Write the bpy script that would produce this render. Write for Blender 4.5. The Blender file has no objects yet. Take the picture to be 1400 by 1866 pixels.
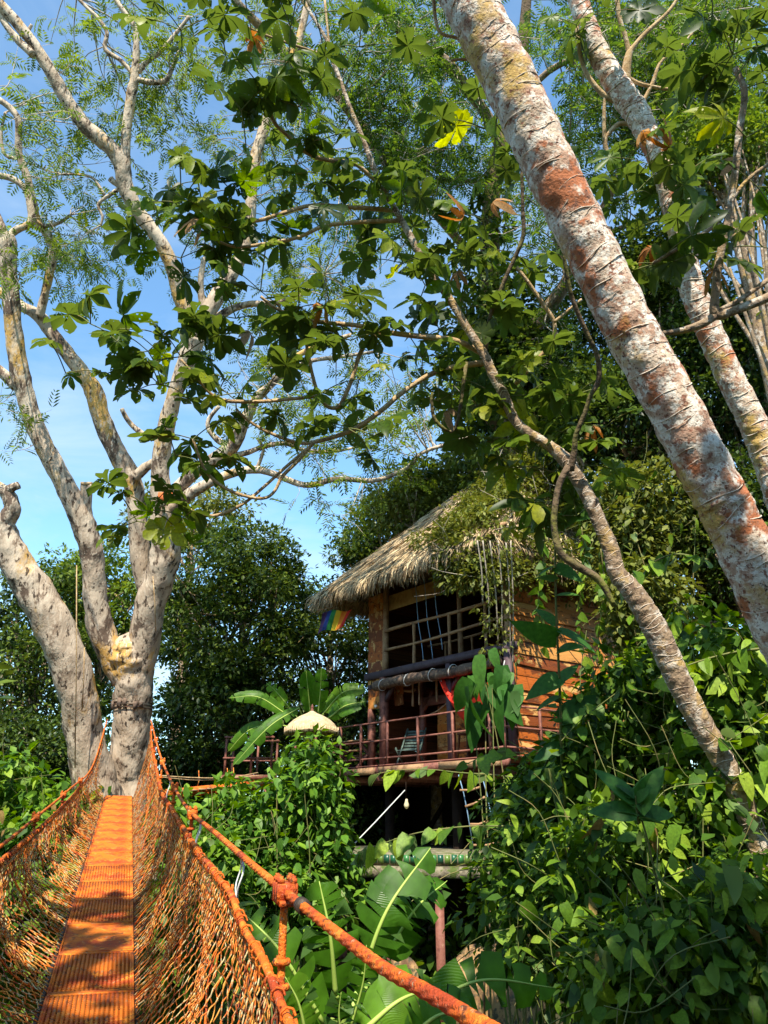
import bpy, math, random
import numpy as np
from mathutils import Vector, Matrix, Quaternion

# ------------------------------------------------------------------ camera, sky, sun, exposure
SC = bpy.context.scene
COL = SC.collection
RAD = math.radians
PITCH = RAD(21.8)
FPX, CX, CY = 1400.0, 700.0, 933.0
CZ = 7.0
cam_d = bpy.data.cameras.new('camera'); cam = bpy.data.objects.new('camera', cam_d); COL.objects.link(cam)
cam.location = (0, 0, CZ); cam.rotation_euler = (RAD(90) + PITCH, 0, 0)
cam_d.sensor_fit = 'VERTICAL'; cam_d.sensor_height = 36; cam_d.lens = 36 * FPX / 1866
cam_d.clip_start = 0.05; cam_d.clip_end = 600
SC.camera = cam

SUN_EL, SUN_AZ = RAD(50), RAD(180 + 6)          # azimuth clockwise from +Y: behind the camera, a little left
SV = Vector((math.sin(SUN_AZ) * math.cos(SUN_EL), math.cos(SUN_AZ) * math.cos(SUN_EL), math.sin(SUN_EL)))
world = bpy.data.worlds.new('World'); SC.world = world; world.use_nodes = True
wn = world.node_tree.nodes; wl = world.node_tree.links
wn.clear()
sky = wn.new('ShaderNodeTexSky'); sky.sky_type = 'NISHITA'; sky.sun_disc = False
sky.sun_elevation = SUN_EL; sky.sun_rotation = SUN_AZ; sky.altitude = 100; sky.air_density = 1.0; sky.dust_density = 0.3; sky.ozone_density = 1.6
tcw = wn.new('ShaderNodeTexCoord'); mpw = wn.new('ShaderNodeMapping'); mpw.inputs['Scale'].default_value = (1.6, 1.6, 4.2); mpw.inputs['Rotation'].default_value = (0.2, 0.25, 0.5)
nzw = wn.new('ShaderNodeTexNoise'); nzw.inputs['Scale'].default_value = 2.3; nzw.inputs['Detail'].default_value = 9; nzw.inputs['Roughness'].default_value = 0.62; nzw.inputs['Distortion'].default_value = 0.5
rpw = wn.new('ShaderNodeMapRange'); rpw.inputs['From Min'].default_value = 0.40; rpw.inputs['From Max'].default_value = 0.70; rpw.inputs['To Min'].default_value = 0.04; rpw.inputs['To Max'].default_value = 0.8
mxw = wn.new('ShaderNodeMix'); mxw.data_type = 'RGBA'; mxw.inputs['B'].default_value = (2.9, 3.5, 4.0, 1)
bgw = wn.new('ShaderNodeBackground'); bgw.inputs['Strength'].default_value = 0.15
otw = wn.new('ShaderNodeOutputWorld')
wl.new(tcw.outputs['Generated'], mpw.inputs['Vector']); wl.new(mpw.outputs[0], nzw.inputs['Vector']); wl.new(nzw.outputs['Fac'], rpw.inputs['Value'])
sxw = wn.new('ShaderNodeSeparateXYZ'); wl.new(tcw.outputs['Generated'], sxw.inputs[0])
evw = wn.new('ShaderNodeMapRange'); evw.inputs['From Min'].default_value = 0.15; evw.inputs['From Max'].default_value = 0.75; evw.inputs['To Min'].default_value = 1.0; evw.inputs['To Max'].default_value = 0.25; wl.new(sxw.outputs['Z'], evw.inputs[0])   # cloud thins out overhead
muw = wn.new('ShaderNodeMath'); muw.operation = 'MULTIPLY'; wl.new(rpw.outputs[0], muw.inputs[0]); wl.new(evw.outputs[0], muw.inputs[1])
wl.new(muw.outputs[0], mxw.inputs['Factor']); tnw = wn.new('ShaderNodeMix'); tnw.data_type = 'RGBA'; tnw.blend_type = 'MULTIPLY'; tnw.inputs['Factor'].default_value = 1; tnw.inputs['B'].default_value = (.84, 1.12, 1.16, 1); wl.new(sky.outputs[0], tnw.inputs['A']); wl.new(tnw.outputs['Result'], mxw.inputs['A']); wl.new(mxw.outputs['Result'], bgw.inputs['Color']); wl.new(bgw.outputs[0], otw.inputs[0])
sun_d = bpy.data.lights.new('sun', 'SUN'); sun = bpy.data.objects.new('sun', sun_d); COL.objects.link(sun)
sun_d.energy = 5.0; sun_d.angle = RAD(0.5); sun_d.color = (1.0, 0.92, 0.78)
sun.rotation_euler = SV.to_track_quat('Z', 'Y').to_euler(); sun.location = SV * 60
SC.view_settings.view_transform = 'Standard'; SC.view_settings.look = 'None'
SC.view_settings.exposure = 1.0; SC.view_settings.gamma = 1.0; SC.view_settings.use_curve_mapping = False
SC.render.engine = 'CYCLES'
SC.cycles.max_bounces = 6; SC.cycles.diffuse_bounces = 3; SC.cycles.transmission_bounces = 4; SC.cycles.transparent_max_bounces = 8; SC.cycles.glossy_bounces = 2

# ------------------------------------------------------------------ helpers
random.seed(7)
RNG = np.random.default_rng(11)
ct, st = math.cos(PITCH), math.sin(PITCH)

def P(px, py, t):
    """world point seen at photo pixel (px, py) at t metres along the optical axis"""
    u = (px - CX) / FPX; v = (CY - py) / FPX
    return np.array([u * t, (ct - v * st) * t, (st + v * ct) * t + CZ])

def sstep(a, b, x):
    k = np.clip((x - a) / (b - a), 0, 1); return k * k * (3 - 2 * k)

def ground_z(x, y):
    x = np.asarray(x, float); y = np.asarray(y, float)
    z = 0.3 + 3.2 * sstep(6, 18, y) + 2.2 * sstep(0.5, 6.5, x) + 3.0 * sstep(24, 46, y) + 1.5 * sstep(8, 30, np.abs(x))
    return z + 0.22 * np.sin(x * .9 + 1.3) * np.cos(y * .7) + 0.12 * np.sin(x * 2.1 + y * 1.7)

def nrm(a): return a / np.maximum(np.linalg.norm(a, axis=-1, keepdims=True), 1e-9)

class MB:
    def __init__(s): s.V = []; s.F = []; s.n = 0
    def add(s, V, *Fs):
        V = np.asarray(V, float).reshape(-1, 3)
        for F in Fs:
            F = np.asarray(F, int)
            if F.size: s.F.append(F + s.n)
        s.V.append(V); s.n += len(V); return s
    def box(s, c, d, R=None):
        c = np.asarray(c, float); d = np.asarray(d, float) / 2
        V = np.array([[x, y, z] for x in (-1, 1) for y in (-1, 1) for z in (-1, 1)], float) * d
        if R is not None: V = V @ np.asarray(R).T
        return s.add(V + c, [[0, 1, 3, 2], [4, 6, 7, 5], [0, 4, 5, 1], [2, 3, 7, 6], [0, 2, 6, 4], [1, 5, 7, 3]])
    def bar(s, a, b, w, h):
        a = np.asarray(a, float); b = np.asarray(b, float); x = b - a; L = np.linalg.norm(x); x = x / L
        up = np.array([0, 0, 1.0]) if abs(x[2]) < .9 else np.array([0, 1.0, 0])
        y = nrm(np.cross(up, x)); z = np.cross(x, y)
        return s.box((a + b) / 2, (L, w, h), np.stack([x, y, z], 1))
    def tube(s, pts, rad, k=8, cap=True, lump=0.0, twist=None, seed=0, rough=0.0):
        pts = np.asarray(pts, float); n = len(pts); rad = np.broadcast_to(np.asarray(rad, float), (n,))
        T = nrm(np.gradient(pts, axis=0))
        m = np.abs(T).mean(0); ref = np.eye(3)[int(np.argmin(m))]
        N = nrm(np.cross(T, ref)); B = np.cross(T, N)
        a = np.arange(k) * 2 * math.pi / k
        rr = np.repeat(rad[:, None], k, 1)
        if lump:
            i = np.arange(n)[:, None]
            rr = rr * (1 + lump * (np.sin(2 * a[None] + i * .55 + seed) * .5 + np.sin(3 * a[None] - i * .83 + seed * 2) * .4 + np.sin(5 * a[None] + i * 1.7 + seed) * .22))
        if rough:
            w = RNG.normal(size=(n, k)); w = (w + np.roll(w, 1, 1) + np.roll(w, 1, 0)) / 1.7; rr = rr * (1 + rough * w)
        if twist is not None:
            lobes, amp, ph = twist
            rr = rr * (1 + amp * np.abs(np.cos(lobes / 2 * a[None] + ph[:, None])))
        V = pts[:, None] + rr[..., None] * (np.cos(a)[None, :, None] * N[:, None] + np.sin(a)[None, :, None] * B[:, None])
        i = np.arange(n - 1)[:, None] * k; j = np.arange(k)[None]; j2 = (j + 1) % k
        F = np.stack([i + j, i + j2, i + k + j2, i + k + j], -1).reshape(-1, 4)
        V = V.reshape(-1, 3)
        if cap:
            V = np.concatenate([V, pts[:1], pts[-1:]])
            c0 = n * k; jj = np.arange(k); jn = (jj + 1) % k
            C1 = np.stack([np.full(k, c0), jn, jj], 1); b = (n - 1) * k
            C2 = np.stack([np.full(k, c0 + 1), b + jj, b + jn], 1)
            return s.add(V, F, C1, C2)
        return s.add(V, F)
    def inst(s, tmpl, pos, R, sc):
        tv, tf = tmpl; N = len(pos)
        if N == 0: return s
        sc = np.asarray(sc, float)
        if sc.ndim == 1: sc = sc[:, None]
        V = np.einsum('nij,nvj->nvi', R, tv[None] * sc[:, None, :] if sc.shape[1] == 3 else tv[None] * sc[:, :, None]) + pos[:, None]
        off = (np.arange(N) * len(tv))[:, None, None]
        s.add(V.reshape(-1, 3), *[(f[None] + off).reshape(-1, f.shape[1]) for f in tf]); return s
    def mesh(s, name, smooth=False, origin=(0, 0, 0)):
        me = bpy.data.meshes.new(name)
        V = np.concatenate(s.V) - np.asarray(origin, float)
        me.vertices.add(len(V)); me.vertices.foreach_set('co', V.astype(np.float32).ravel())
        loops = np.concatenate([f.ravel() for f in s.F]); tot = np.concatenate([np.full(len(f), f.shape[1]) for f in s.F])
        starts = np.concatenate([[0], np.cumsum(tot)[:-1]])
        me.loops.add(len(loops)); me.loops.foreach_set('vertex_index', loops.astype(np.int32))
        me.polygons.add(len(tot)); me.polygons.foreach_set('loop_start', starts.astype(np.int32))
        if smooth: me.polygons.foreach_set('use_smooth', np.ones(len(tot), bool))
        me.update(calc_edges=True)
        return me

def obj(name, mesh, mat=None, parent=None, M=None, smooth=False, kind=None, label=None):
    """one mesh object; builder meshes are given in world space (or in the parent's own space when M is 'local')"""
    if isinstance(mesh, MB):
        org = (0, 0, 0)
        if parent is not None and not isinstance(M, str):
            p = parent; org = np.array(p.location)
            while p.parent: p = p.parent; org = org + np.array(p.location)
        mesh = mesh.mesh(name, smooth, org); M = None if isinstance(M, str) else M
    o = bpy.data.objects.new(name, mesh); COL.objects.link(o)
    if mat is not None and not mesh.materials: mesh.materials.append(mat)
    if parent is not None: o.parent = parent
    if M is not None: o.matrix_basis = M
    if kind: o['kind'] = kind
    if label: o['label'] = label
    return o

def tag(o, label, cat, group=None, kind=None):
    o['label'] = label; o['category'] = cat
    if group: o['group'] = group
    if kind: o['kind'] = kind
    return o

def thing(name, label, cat, loc, rotz=0, group=None):
    o = bpy.data.objects.new(name, None); COL.objects.link(o); o.empty_display_size = .2
    o.location = tuple(float(c) for c in loc); o.rotation_euler = (0, 0, rotz)
    return tag(o, label, cat, group)

def spline(pts, per=5):
    """Catmull-Rom through rows (any number of columns)"""
    p = np.asarray(pts, float)
    if len(p) < 3: 
        k = np.linspace(0, 1, per + 1)[:, None]; return p[0] + (p[-1] - p[0]) * k
    q = np.concatenate([[2 * p[0] - p[1]], p, [2 * p[-1] - p[-2]]]); out = []
    for i in range(1, len(q) - 2):
        for k in range(per):
            s = k / per
            out.append(.5 * (2 * q[i] + (q[i + 1] - q[i - 1]) * s + (2 * q[i - 1] - 5 * q[i] + 4 * q[i + 1] - q[i + 2]) * s * s + (3 * q[i] - q[i - 1] - 3 * q[i + 1] + q[i + 2]) * s ** 3))
    out.append(p[-1]); return np.array(out)

def limb(mb, rows, t0, t1=None, k=10, per=4, lump=.06, seed=0, wscale=1.0, rough=0.0):
    """limb traced as (photo x, photo y, width in photo pixels), from depth t0 to t1; returns world points and radii"""
    rows = np.asarray(rows, float); t1 = t0 if t1 is None else t1
    d = np.concatenate([[0], np.cumsum(np.linalg.norm(np.diff(rows[:, :2], axis=0), axis=1))]); d /= d[-1]
    tt = t0 + (t1 - t0) * d
    W = np.array([np.append(P(r[0], r[1], t), r[2] / FPX * t / 2 * wscale) for r, t in zip(rows, tt)])
    S = spline(W, per); S[:, 3] = np.maximum(S[:, 3], .004)
    mb.tube(S[:, :3], S[:, 3], k, lump=lump, seed=seed, rough=rough)
    return S

def frames(d, n):
    """rotation matrices whose y axis is d and whose z axis is close to n"""
    y = nrm(d); x = nrm(np.cross(y, n)); z = np.cross(x, y)
    return np.stack([x, y, z], -1)

def rdir(n, up=0.0):
    v = RNG.normal(size=(n, 3)); v[:, 2] += up; return nrm(v)

# ------------------------------------------------------------------ materials
def mat(name):
    m = bpy.data.materials.new(name); m.use_nodes = True
    nt = m.node_tree; nt.nodes.clear()
    return m, nt.nodes, nt.links

def rampnode(N, stops, interp='LINEAR'):
    r = N.new('ShaderNodeValToRGB'); e = r.color_ramp.elements; r.color_ramp.interpolation = interp
    while len(e) < len(stops): e.new(.5)
    for el, (p, c) in zip(e, stops): el.position = p; el.color = (*c, 1)
    return r

def leaf_mat(name, cols, per='island', trans=.38, rough=.45, tcol=1.6, holes=0, under=None, vein=None):
    m, N, L = mat(name)
    if per == 'island': g = N.new('ShaderNodeNewGeometry'); src = g.outputs['Random Per Island']
    else: g = N.new('ShaderNodeObjectInfo'); src = g.outputs['Random']
    r = rampnode(N, [(i / (len(cols) - 1), c) for i, c in enumerate(cols)]); L.new(src, r.inputs[0])
    col = r.outputs[0]
    tc = N.new('ShaderNodeTexCoord')
    nz = N.new('ShaderNodeTexNoise'); nz.inputs['Scale'].default_value = 9 if per != 'island' else 5; nz.inputs['Detail'].default_value = 3
    L.new(tc.outputs['Object'], nz.inputs['Vector'])
    mr = N.new('ShaderNodeMapRange'); mr.inputs['From Min'].default_value = .3; mr.inputs['From Max'].default_value = .7; mr.inputs['To Min'].default_value = .72; mr.inputs['To Max'].default_value = 1.25
    L.new(nz.outputs['Fac'], mr.inputs[0])
    mm = N.new('ShaderNodeMix'); mm.data_type = 'RGBA'; mm.blend_type = 'MULTIPLY'; mm.inputs['Factor'].default_value = 1
    L.new(col, mm.inputs['A']); L.new(mr.outputs[0], mm.inputs['B']); col = mm.outputs['Result']
    if under:
        ge = N.new('ShaderNodeNewGeometry'); mu = N.new('ShaderNodeMix'); mu.data_type = 'RGBA'; mu.inputs['B'].default_value = (*under, 1)
        L.new(ge.outputs['Backfacing'], mu.inputs['Factor']); L.new(col, mu.inputs['A']); col = mu.outputs['Result']
    pb = N.new('ShaderNodeBsdfPrincipled'); pb.inputs['Roughness'].default_value = rough; pb.inputs['Specular IOR Level'].default_value = .28
    L.new(col, pb.inputs['Base Color'])
    if vein:
        wv = N.new('ShaderNodeTexWave'); wv.wave_type = 'BANDS'; wv.bands_direction = 'Y'; wv.inputs['Scale'].default_value = vein; wv.inputs['Distortion'].default_value = .6
        L.new(tc.outputs['Object'], wv.inputs['Vector'])
        bp = N.new('ShaderNodeBump'); bp.inputs['Strength'].default_value = .22; bp.inputs['Distance'].default_value = .006; L.new(wv.outputs['Fac'], bp.inputs['Height']); L.new(bp.outputs[0], pb.inputs['Normal'])
    hs = N.new('ShaderNodeHueSaturation'); hs.inputs['Value'].default_value = tcol; hs.inputs['Hue'].default_value = .485; hs.inputs['Saturation'].default_value = 1.1; L.new(col, hs.inputs['Color'])
    tr = N.new('ShaderNodeBsdfTranslucent'); L.new(hs.outputs[0], tr.inputs['Color'])
    mx = N.new('ShaderNodeMixShader'); mx.inputs[0].default_value = trans; L.new(pb.outputs[0], mx.inputs[1]); L.new(tr.outputs[0], mx.inputs[2])
    out = N.new('ShaderNodeOutputMaterial'); sh = mx.outputs[0]
    if holes:
        vo = N.new('ShaderNodeTexVoronoi'); vo.inputs['Scale'].default_value = holes; vo.inputs['Randomness'].default_value = 1
        L.new(tc.outputs['Object'], vo.inputs['Vector'])
        n2 = N.new('ShaderNodeTexNoise'); n2.inputs['Scale'].default_value = 2.2
        oi = N.new('ShaderNodeObjectInfo'); ad = N.new('ShaderNodeVectorMath'); ad.operation = 'ADD'; sc = N.new('ShaderNodeVectorMath'); sc.operation = 'SCALE'; sc.inputs[0].default_value = (9, 7, 5)
        L.new(oi.outputs['Random'], sc.inputs['Scale']); L.new(tc.outputs['Object'], ad.inputs[0]); L.new(sc.outputs[0], ad.inputs[1]); L.new(ad.outputs[0], n2.inputs['Vector']); L.new(ad.outputs[0], vo.inputs['Vector'])
        mp = N.new('ShaderNodeMapRange'); mp.inputs['From Min'].default_value = .46; mp.inputs['From Max'].default_value = .7; mp.inputs['To Min'].default_value = .0; mp.inputs['To Max'].default_value = .42
        L.new(n2.outputs['Fac'], mp.inputs[0])
        lt = N.new('ShaderNodeMath'); lt.operation = 'LESS_THAN'; L.new(vo.outputs['Distance'], lt.inputs[0]); L.new(mp.outputs[0], lt.inputs[1])
        tp = N.new('ShaderNodeBsdfTransparent'); m2 = N.new('ShaderNodeMixShader'); L.new(lt.outputs[0], m2.inputs[0]); L.new(sh, m2.inputs[1]); L.new(tp.outputs[0], m2.inputs[2]); sh = m2.outputs[0]
    L.new(sh, out.inputs[0]); return m

def surf_mat(name, layers, rough=.75, bump=.3, bscale=30, spec=.3, objrand=None, stretch=(1, 1, 1), metal=0):
    """layers: first a colour, then (colour, noise scale, from, to[, detail]) patches laid over it"""
    m, N, L = mat(name); tc = N.new('ShaderNodeTexCoord'); mp = N.new('ShaderNodeMapping'); mp.inputs['Scale'].default_value = stretch
    if objrand:
        oi = N.new('ShaderNodeObjectInfo'); sc = N.new('ShaderNodeVectorMath'); sc.operation = 'SCALE'; sc.inputs[0].default_value = (31, 17, 23); L.new(oi.outputs['Random'], sc.inputs['Scale']); L.new(sc.outputs[0], mp.inputs['Location'])
    L.new(tc.outputs['Object'], mp.inputs[0])
    if objrand:
        r = rampnode(N, [(i / len(objrand), c) for i, c in enumerate(objrand)], 'CONSTANT'); L.new(oi.outputs['Random'], r.inputs[0]); col = r.outputs[0]
    else:
        rgb = N.new('ShaderNodeRGB'); rgb.outputs[0].default_value = (*layers[0], 1); col = rgb.outputs[0]
    for ly in layers[1:]:
        nz = N.new('ShaderNodeTexNoise'); nz.inputs['Scale'].default_value = ly[1]; nz.inputs['Detail'].default_value = ly[4] if len(ly) > 4 else 6; nz.inputs['Roughness'].default_value = .65
        L.new(mp.outputs[0], nz.inputs['Vector'])
        mr = N.new('ShaderNodeMapRange'); mr.inputs['From Min'].default_value = ly[2]; mr.inputs['From Max'].default_value = ly[3]; L.new(nz.outputs['Fac'], mr.inputs[0])
        mx = N.new('ShaderNodeMix'); mx.data_type = 'RGBA'; mx.inputs['B'].default_value = (*ly[0], 1); L.new(mr.outputs[0], mx.inputs['Factor']); L.new(col, mx.inputs['A']); col = mx.outputs['Result']
    pb = N.new('ShaderNodeBsdfPrincipled'); pb.inputs['Roughness'].default_value = rough; pb.inputs['Specular IOR Level'].default_value = spec; pb.inputs['Metallic'].default_value = metal
    L.new(col, pb.inputs['Base Color'])
    if bump:
        nb = N.new('ShaderNodeTexNoise'); nb.inputs['Scale'].default_value = bscale; nb.inputs['Detail'].default_value = 5; L.new(mp.outputs[0], nb.inputs['Vector'])
        bp = N.new('ShaderNodeBump'); bp.inputs['Strength'].default_value = bump; bp.inputs['Distance'].default_value = .03; L.new(nb.outputs['Fac'], bp.inputs['Height']); L.new(bp.outputs[0], pb.inputs['Normal'])
    out = N.new('ShaderNodeOutputMaterial'); L.new(pb.outputs[0], out.inputs[0]); return m

M_soil = surf_mat('forest_soil', [(.05, .035, .02), ((.03, .045, .012), 1.5, .45, .6), ((.12, .08, .04), 6, .55, .7)], .95, .6, 12)
M_bark = surf_mat('pale_bark', [(.40, .31, .225), ((.54, .44, .33), 1.7, .46, .56), ((.25, .18, .125), 5, .53, .60), ((.52, .31, .09), .8, .535, .60), ((.13, .09, .065), 1.4, .55, .60), ((.50, .41, .31), 12, .54, .60), ((.06, .042, .03), 10, .56, .62)], .9, .6, 24, .2, stretch=(1, 1, .4))
M_ring = surf_mat('ringed_bark', [(.42, .26, .18), ((.56, .44, .33), 4, .45, .55), ((.70, .64, .55), 13, .48, .55, 8), ((.40, .14, .06), 2.6, .545, .60), ((.48, .32, .10), 1.6, .56, .63), ((.24, .11, .07), 22, .555, .62), ((.07, .045, .03), 36, .595, .65)], .85, .4, 45, .25)
M_ringline = surf_mat('leaf_scar', [(.66, .57, .46), ((.44, .30, .20), 9, .5, .62)], .85, .3, 40)
M_bark2 = surf_mat('brown_bark', [(.27, .19, .12), ((.50, .43, .35), 7, .52, .6), ((.13, .085, .055), 12, .51, .60), ((.38, .25, .09), 4, .54, .64)], .9, .6, 40)
M_twig = surf_mat('warm_twig_bark', [(.44, .30, .15), ((.30, .19, .09), 8, .45, .6), ((.55, .43, .28), 15, .55, .65)], .85, .4, 60)
M_moss = surf_mat('mossy_bark', [(.14, .095, .06), ((.16, .16, .03), 2, .45, .6), ((.07, .05, .03), 8, .5, .6)], .95, .8, 20)
M_pale_twig = surf_mat('pale_twig_bark', [(.42, .36, .28), ((.25, .2, .15), 6, .5, .65)], .9, .3, 30)
M_feather = leaf_mat('feather_leaf', [(.06, .10, .016), (.10, .16, .02), (.18, .25, .03)], trans=.45)
M_feather2 = leaf_mat('feather_leaf_bright', [(.035, .075, .014), (.07, .14, .02), (.15, .23, .03)], trans=.45)
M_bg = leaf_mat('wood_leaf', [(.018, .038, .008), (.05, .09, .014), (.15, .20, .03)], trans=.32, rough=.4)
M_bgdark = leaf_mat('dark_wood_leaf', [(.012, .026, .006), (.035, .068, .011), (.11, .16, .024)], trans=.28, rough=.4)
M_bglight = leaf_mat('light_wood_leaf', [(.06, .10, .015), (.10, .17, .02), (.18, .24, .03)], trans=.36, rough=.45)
M_olive = leaf_mat('roof_vine_leaf', [(.07, .08, .015), (.12, .15, .02), (.20, .21, .04)], trans=.3, rough=.5)
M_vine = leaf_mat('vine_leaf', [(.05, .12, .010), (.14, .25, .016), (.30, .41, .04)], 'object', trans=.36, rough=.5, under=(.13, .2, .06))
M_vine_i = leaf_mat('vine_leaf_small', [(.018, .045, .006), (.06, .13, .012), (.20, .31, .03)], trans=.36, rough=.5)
M_mound = leaf_mat('mound_leaf', [(.03, .085, .010), (.08, .18, .016), (.18, .31, .025)], trans=.34, rough=.48)
M_cec = leaf_mat('cecropia_leaf', [(.022, .042, .006), (.04, .08, .008), (.07, .125, .010), (.12, .18, .012), (.26, .28, .02)], 'object', trans=.5, rough=.42, holes=8, under=(.045, .07, .012), tcol=2.4)
M_dry = leaf_mat('withered_leaf', [(.30, .12, .03), (.40, .20, .05), (.35, .28, .2)], 'object', trans=.35, rough=.7)
M_big = leaf_mat('large_leaf', [(.03, .10, .015), (.045, .14, .018), (.07, .17, .02)], 'object', trans=.34, rough=.55, under=(.07, .15, .04))
M_ban = leaf_mat('banana_leaf', [(.05, .14, .012), (.08, .20, .015), (.14, .28, .02)], 'object', trans=.5, rough=.36, under=(.09, .18, .04), vein=80)
M_banrib = surf_mat('banana_midrib', [(.34, .45, .09)], .5, 0)
M_banstem = surf_mat('banana_stem', [(.12, .14, .03), ((.10, .06, .02), 4, .5, .65)], .6, .3, 12)
M_stem = surf_mat('green_stem', [(.13, .15, .04), ((.22, .16, .06), 5, .5, .65)], .7, .2, 30)
M_orange = surf_mat('orange_paint', [(.62, .125, .008), ((.36, .05, .010), 5, .49, .58), ((.72, .22, .02), 11, .53, .60), ((.13, .035, .015), 22, .57, .64), ((.40, .27, .15), 40, .61, .67)], .68, .5, 120, .3)
M_deck = surf_mat('orange_grating_paint', [(.62, .15, .008), ((.38, .055, .008), 2.5, .46, .57), ((.72, .24, .02), 6, .53, .62), ((.16, .04, .015), 13, .56, .63), ((.42, .22, .10), 24, .60, .66)], .7, .3, 90, .3)
M_net = surf_mat('orange_net_cord', [(.60, .14, .012), ((.24, .045, .015), 5, .49, .55), ((.62, .28, .05), 13, .49, .56), ((.50, .42, .22), 23, .53, .59), ((.09, .035, .02), 40, .56, .62)], .7, 0)
M_dsteel = surf_mat('dark_steel', [(.05, .035, .025), ((.2, .06, .02), 12, .55, .7)], .6, .2, 40, .4, metal=.3)
M_whitecord = surf_mat('white_cord', [(.6, .62, .6)], .8, 0)
M_bluecord = surf_mat('blue_cord', [(.22, .36, .52)], .8, 0)
M_plank = surf_mat('orange_plank', [(0, 0, 0), ((.13, .035, .008), 2.2, .53, .61), ((.64, .36, .12), 1.5, .55, .60), ((.04, .015, .007), 6, .59, .64)], .6, .35, 14, .3,
                   objrand=[(.40, .10, .012), (.58, .23, .05), (.20, .05, .010), (.50, .15, .018), (.58, .27, .07), (.28, .07, .010), (.54, .17, .022), (.36, .09, .014), (.56, .22, .045)], stretch=(2.2, 1, .8))
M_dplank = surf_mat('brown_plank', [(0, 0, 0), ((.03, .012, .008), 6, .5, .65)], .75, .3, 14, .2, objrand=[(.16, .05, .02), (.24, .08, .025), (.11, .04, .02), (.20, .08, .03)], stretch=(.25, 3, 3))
M_purple = surf_mat('dark_painted_timber', [(.085, .055, .065), ((.05, .03, .03), 6, .5, .65), ((.16, .10, .10), 12, .58, .7)], .6, .3, 30, .35)
M_redtimber = surf_mat('red_brown_timber', [(.22, .085, .06), ((.12, .04, .03), 6, .48, .64), ((.32, .16, .11), 14, .58, .7)], .65, .3, 30, .3)
M_log = surf_mat('peeled_log', [(.34, .20, .10), ((.20, .10, .05), 7, .48, .62), ((.46, .32, .18), 14, .56, .68)], .7, .35, 30, .3)
M_bamboo = surf_mat('rolled_cane', [(.13, .085, .06), ((.06, .04, .03), 5, .47, .57), ((.28, .19, .12), 14, .55, .63)], .75, .3, 30)
M_cane = surf_mat('tan_cane_blind', [(.52, .32, .11), ((.35, .18, .05), 7, .48, .64)], .7, .3, 40)
M_dark = surf_mat('shade_dark_timber', [(.022, .014, .010), ((.013, .009, .007), 5, .5, .65)], .85, .3, 20, .1)  # near-black colour carries the shade under the house; also numeral and bulb cord
def straw_mat(name, cols):
    m, N, L = mat(name); g = N.new('ShaderNodeNewGeometry'); r = rampnode(N, [(i / (len(cols) - 1), c) for i, c in enumerate(cols)])
    L.new(g.outputs['Random Per Island'], r.inputs[0]); pb = N.new('ShaderNodeBsdfPrincipled'); pb.inputs['Roughness'].default_value = .8; pb.inputs['Specular IOR Level'].default_value = .15
    L.new(r.outputs[0], pb.inputs['Base Color']); o = N.new('ShaderNodeOutputMaterial'); L.new(pb.outputs[0], o.inputs[0]); return m
M_straw = straw_mat('thatch_straw', [(.20, .13, .075), (.40, .28, .15), (.54, .41, .23), (.62, .49, .30), (.30, .20, .12)])
M_thatch = surf_mat('thatch_body', [(.16, .11, .065), ((.28, .2, .12), 8, .45, .6)], .95, .6, 30)
M_cap = surf_mat('parasol_straw', [(.50, .38, .22), ((.36, .24, .12), 5, .48, .64), ((.60, .50, .34), 18, .55, .66)], .85, .4, 60)
M_red = surf_mat('red_cloth', [(.70, .045, .02), ((.5, .02, .015), 8, .5, .62)], .8, .1, 40)
M_wblock = surf_mat('weathered_block', [(.16, .11, .08), ((.07, .05, .04), 9, .48, .6)], .9, .4, 30)
M_green_t = surf_mat('green_glazed_tile', [(0, 0, 0), ((.2, .25, .05), 3, .62, .7)], .35, .05, 20, .5, objrand=[(.015, .09, .04), (.02, .13, .04), (.04, .16, .045), (.10, .17, .03), (.012, .07, .04)])
M_stone = surf_mat('pale_stone', [(.22, .19, .13), ((.09, .075, .05), 4, .46, .56), ((.07, .10, .02), 6, .50, .58)], .9, .7, 14)
M_rock = surf_mat('ochre_rock', [(.34, .21, .09), ((.18, .10, .05), 4, .48, .58), ((.08, .07, .04), 9, .53, .60)], .9, .9, 9)
M_bulb = surf_mat('bulb_glass', [(.7, .6, .38)], .15, 0, spec=.6)
M_greenchair = surf_mat('faded_green_slat', [(.12, .17, .14), ((.06, .09, .08), 7, .5, .64)], .6, .2, 30)
M_heart = surf_mat('cut_heartwood', [(.52, .36, .2), ((.3, .18, .09), 9, .5, .62)], .9, .3, 30)
def flat_mat(name, c, rough=.75): return surf_mat(name, [c], rough, 0)

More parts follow.
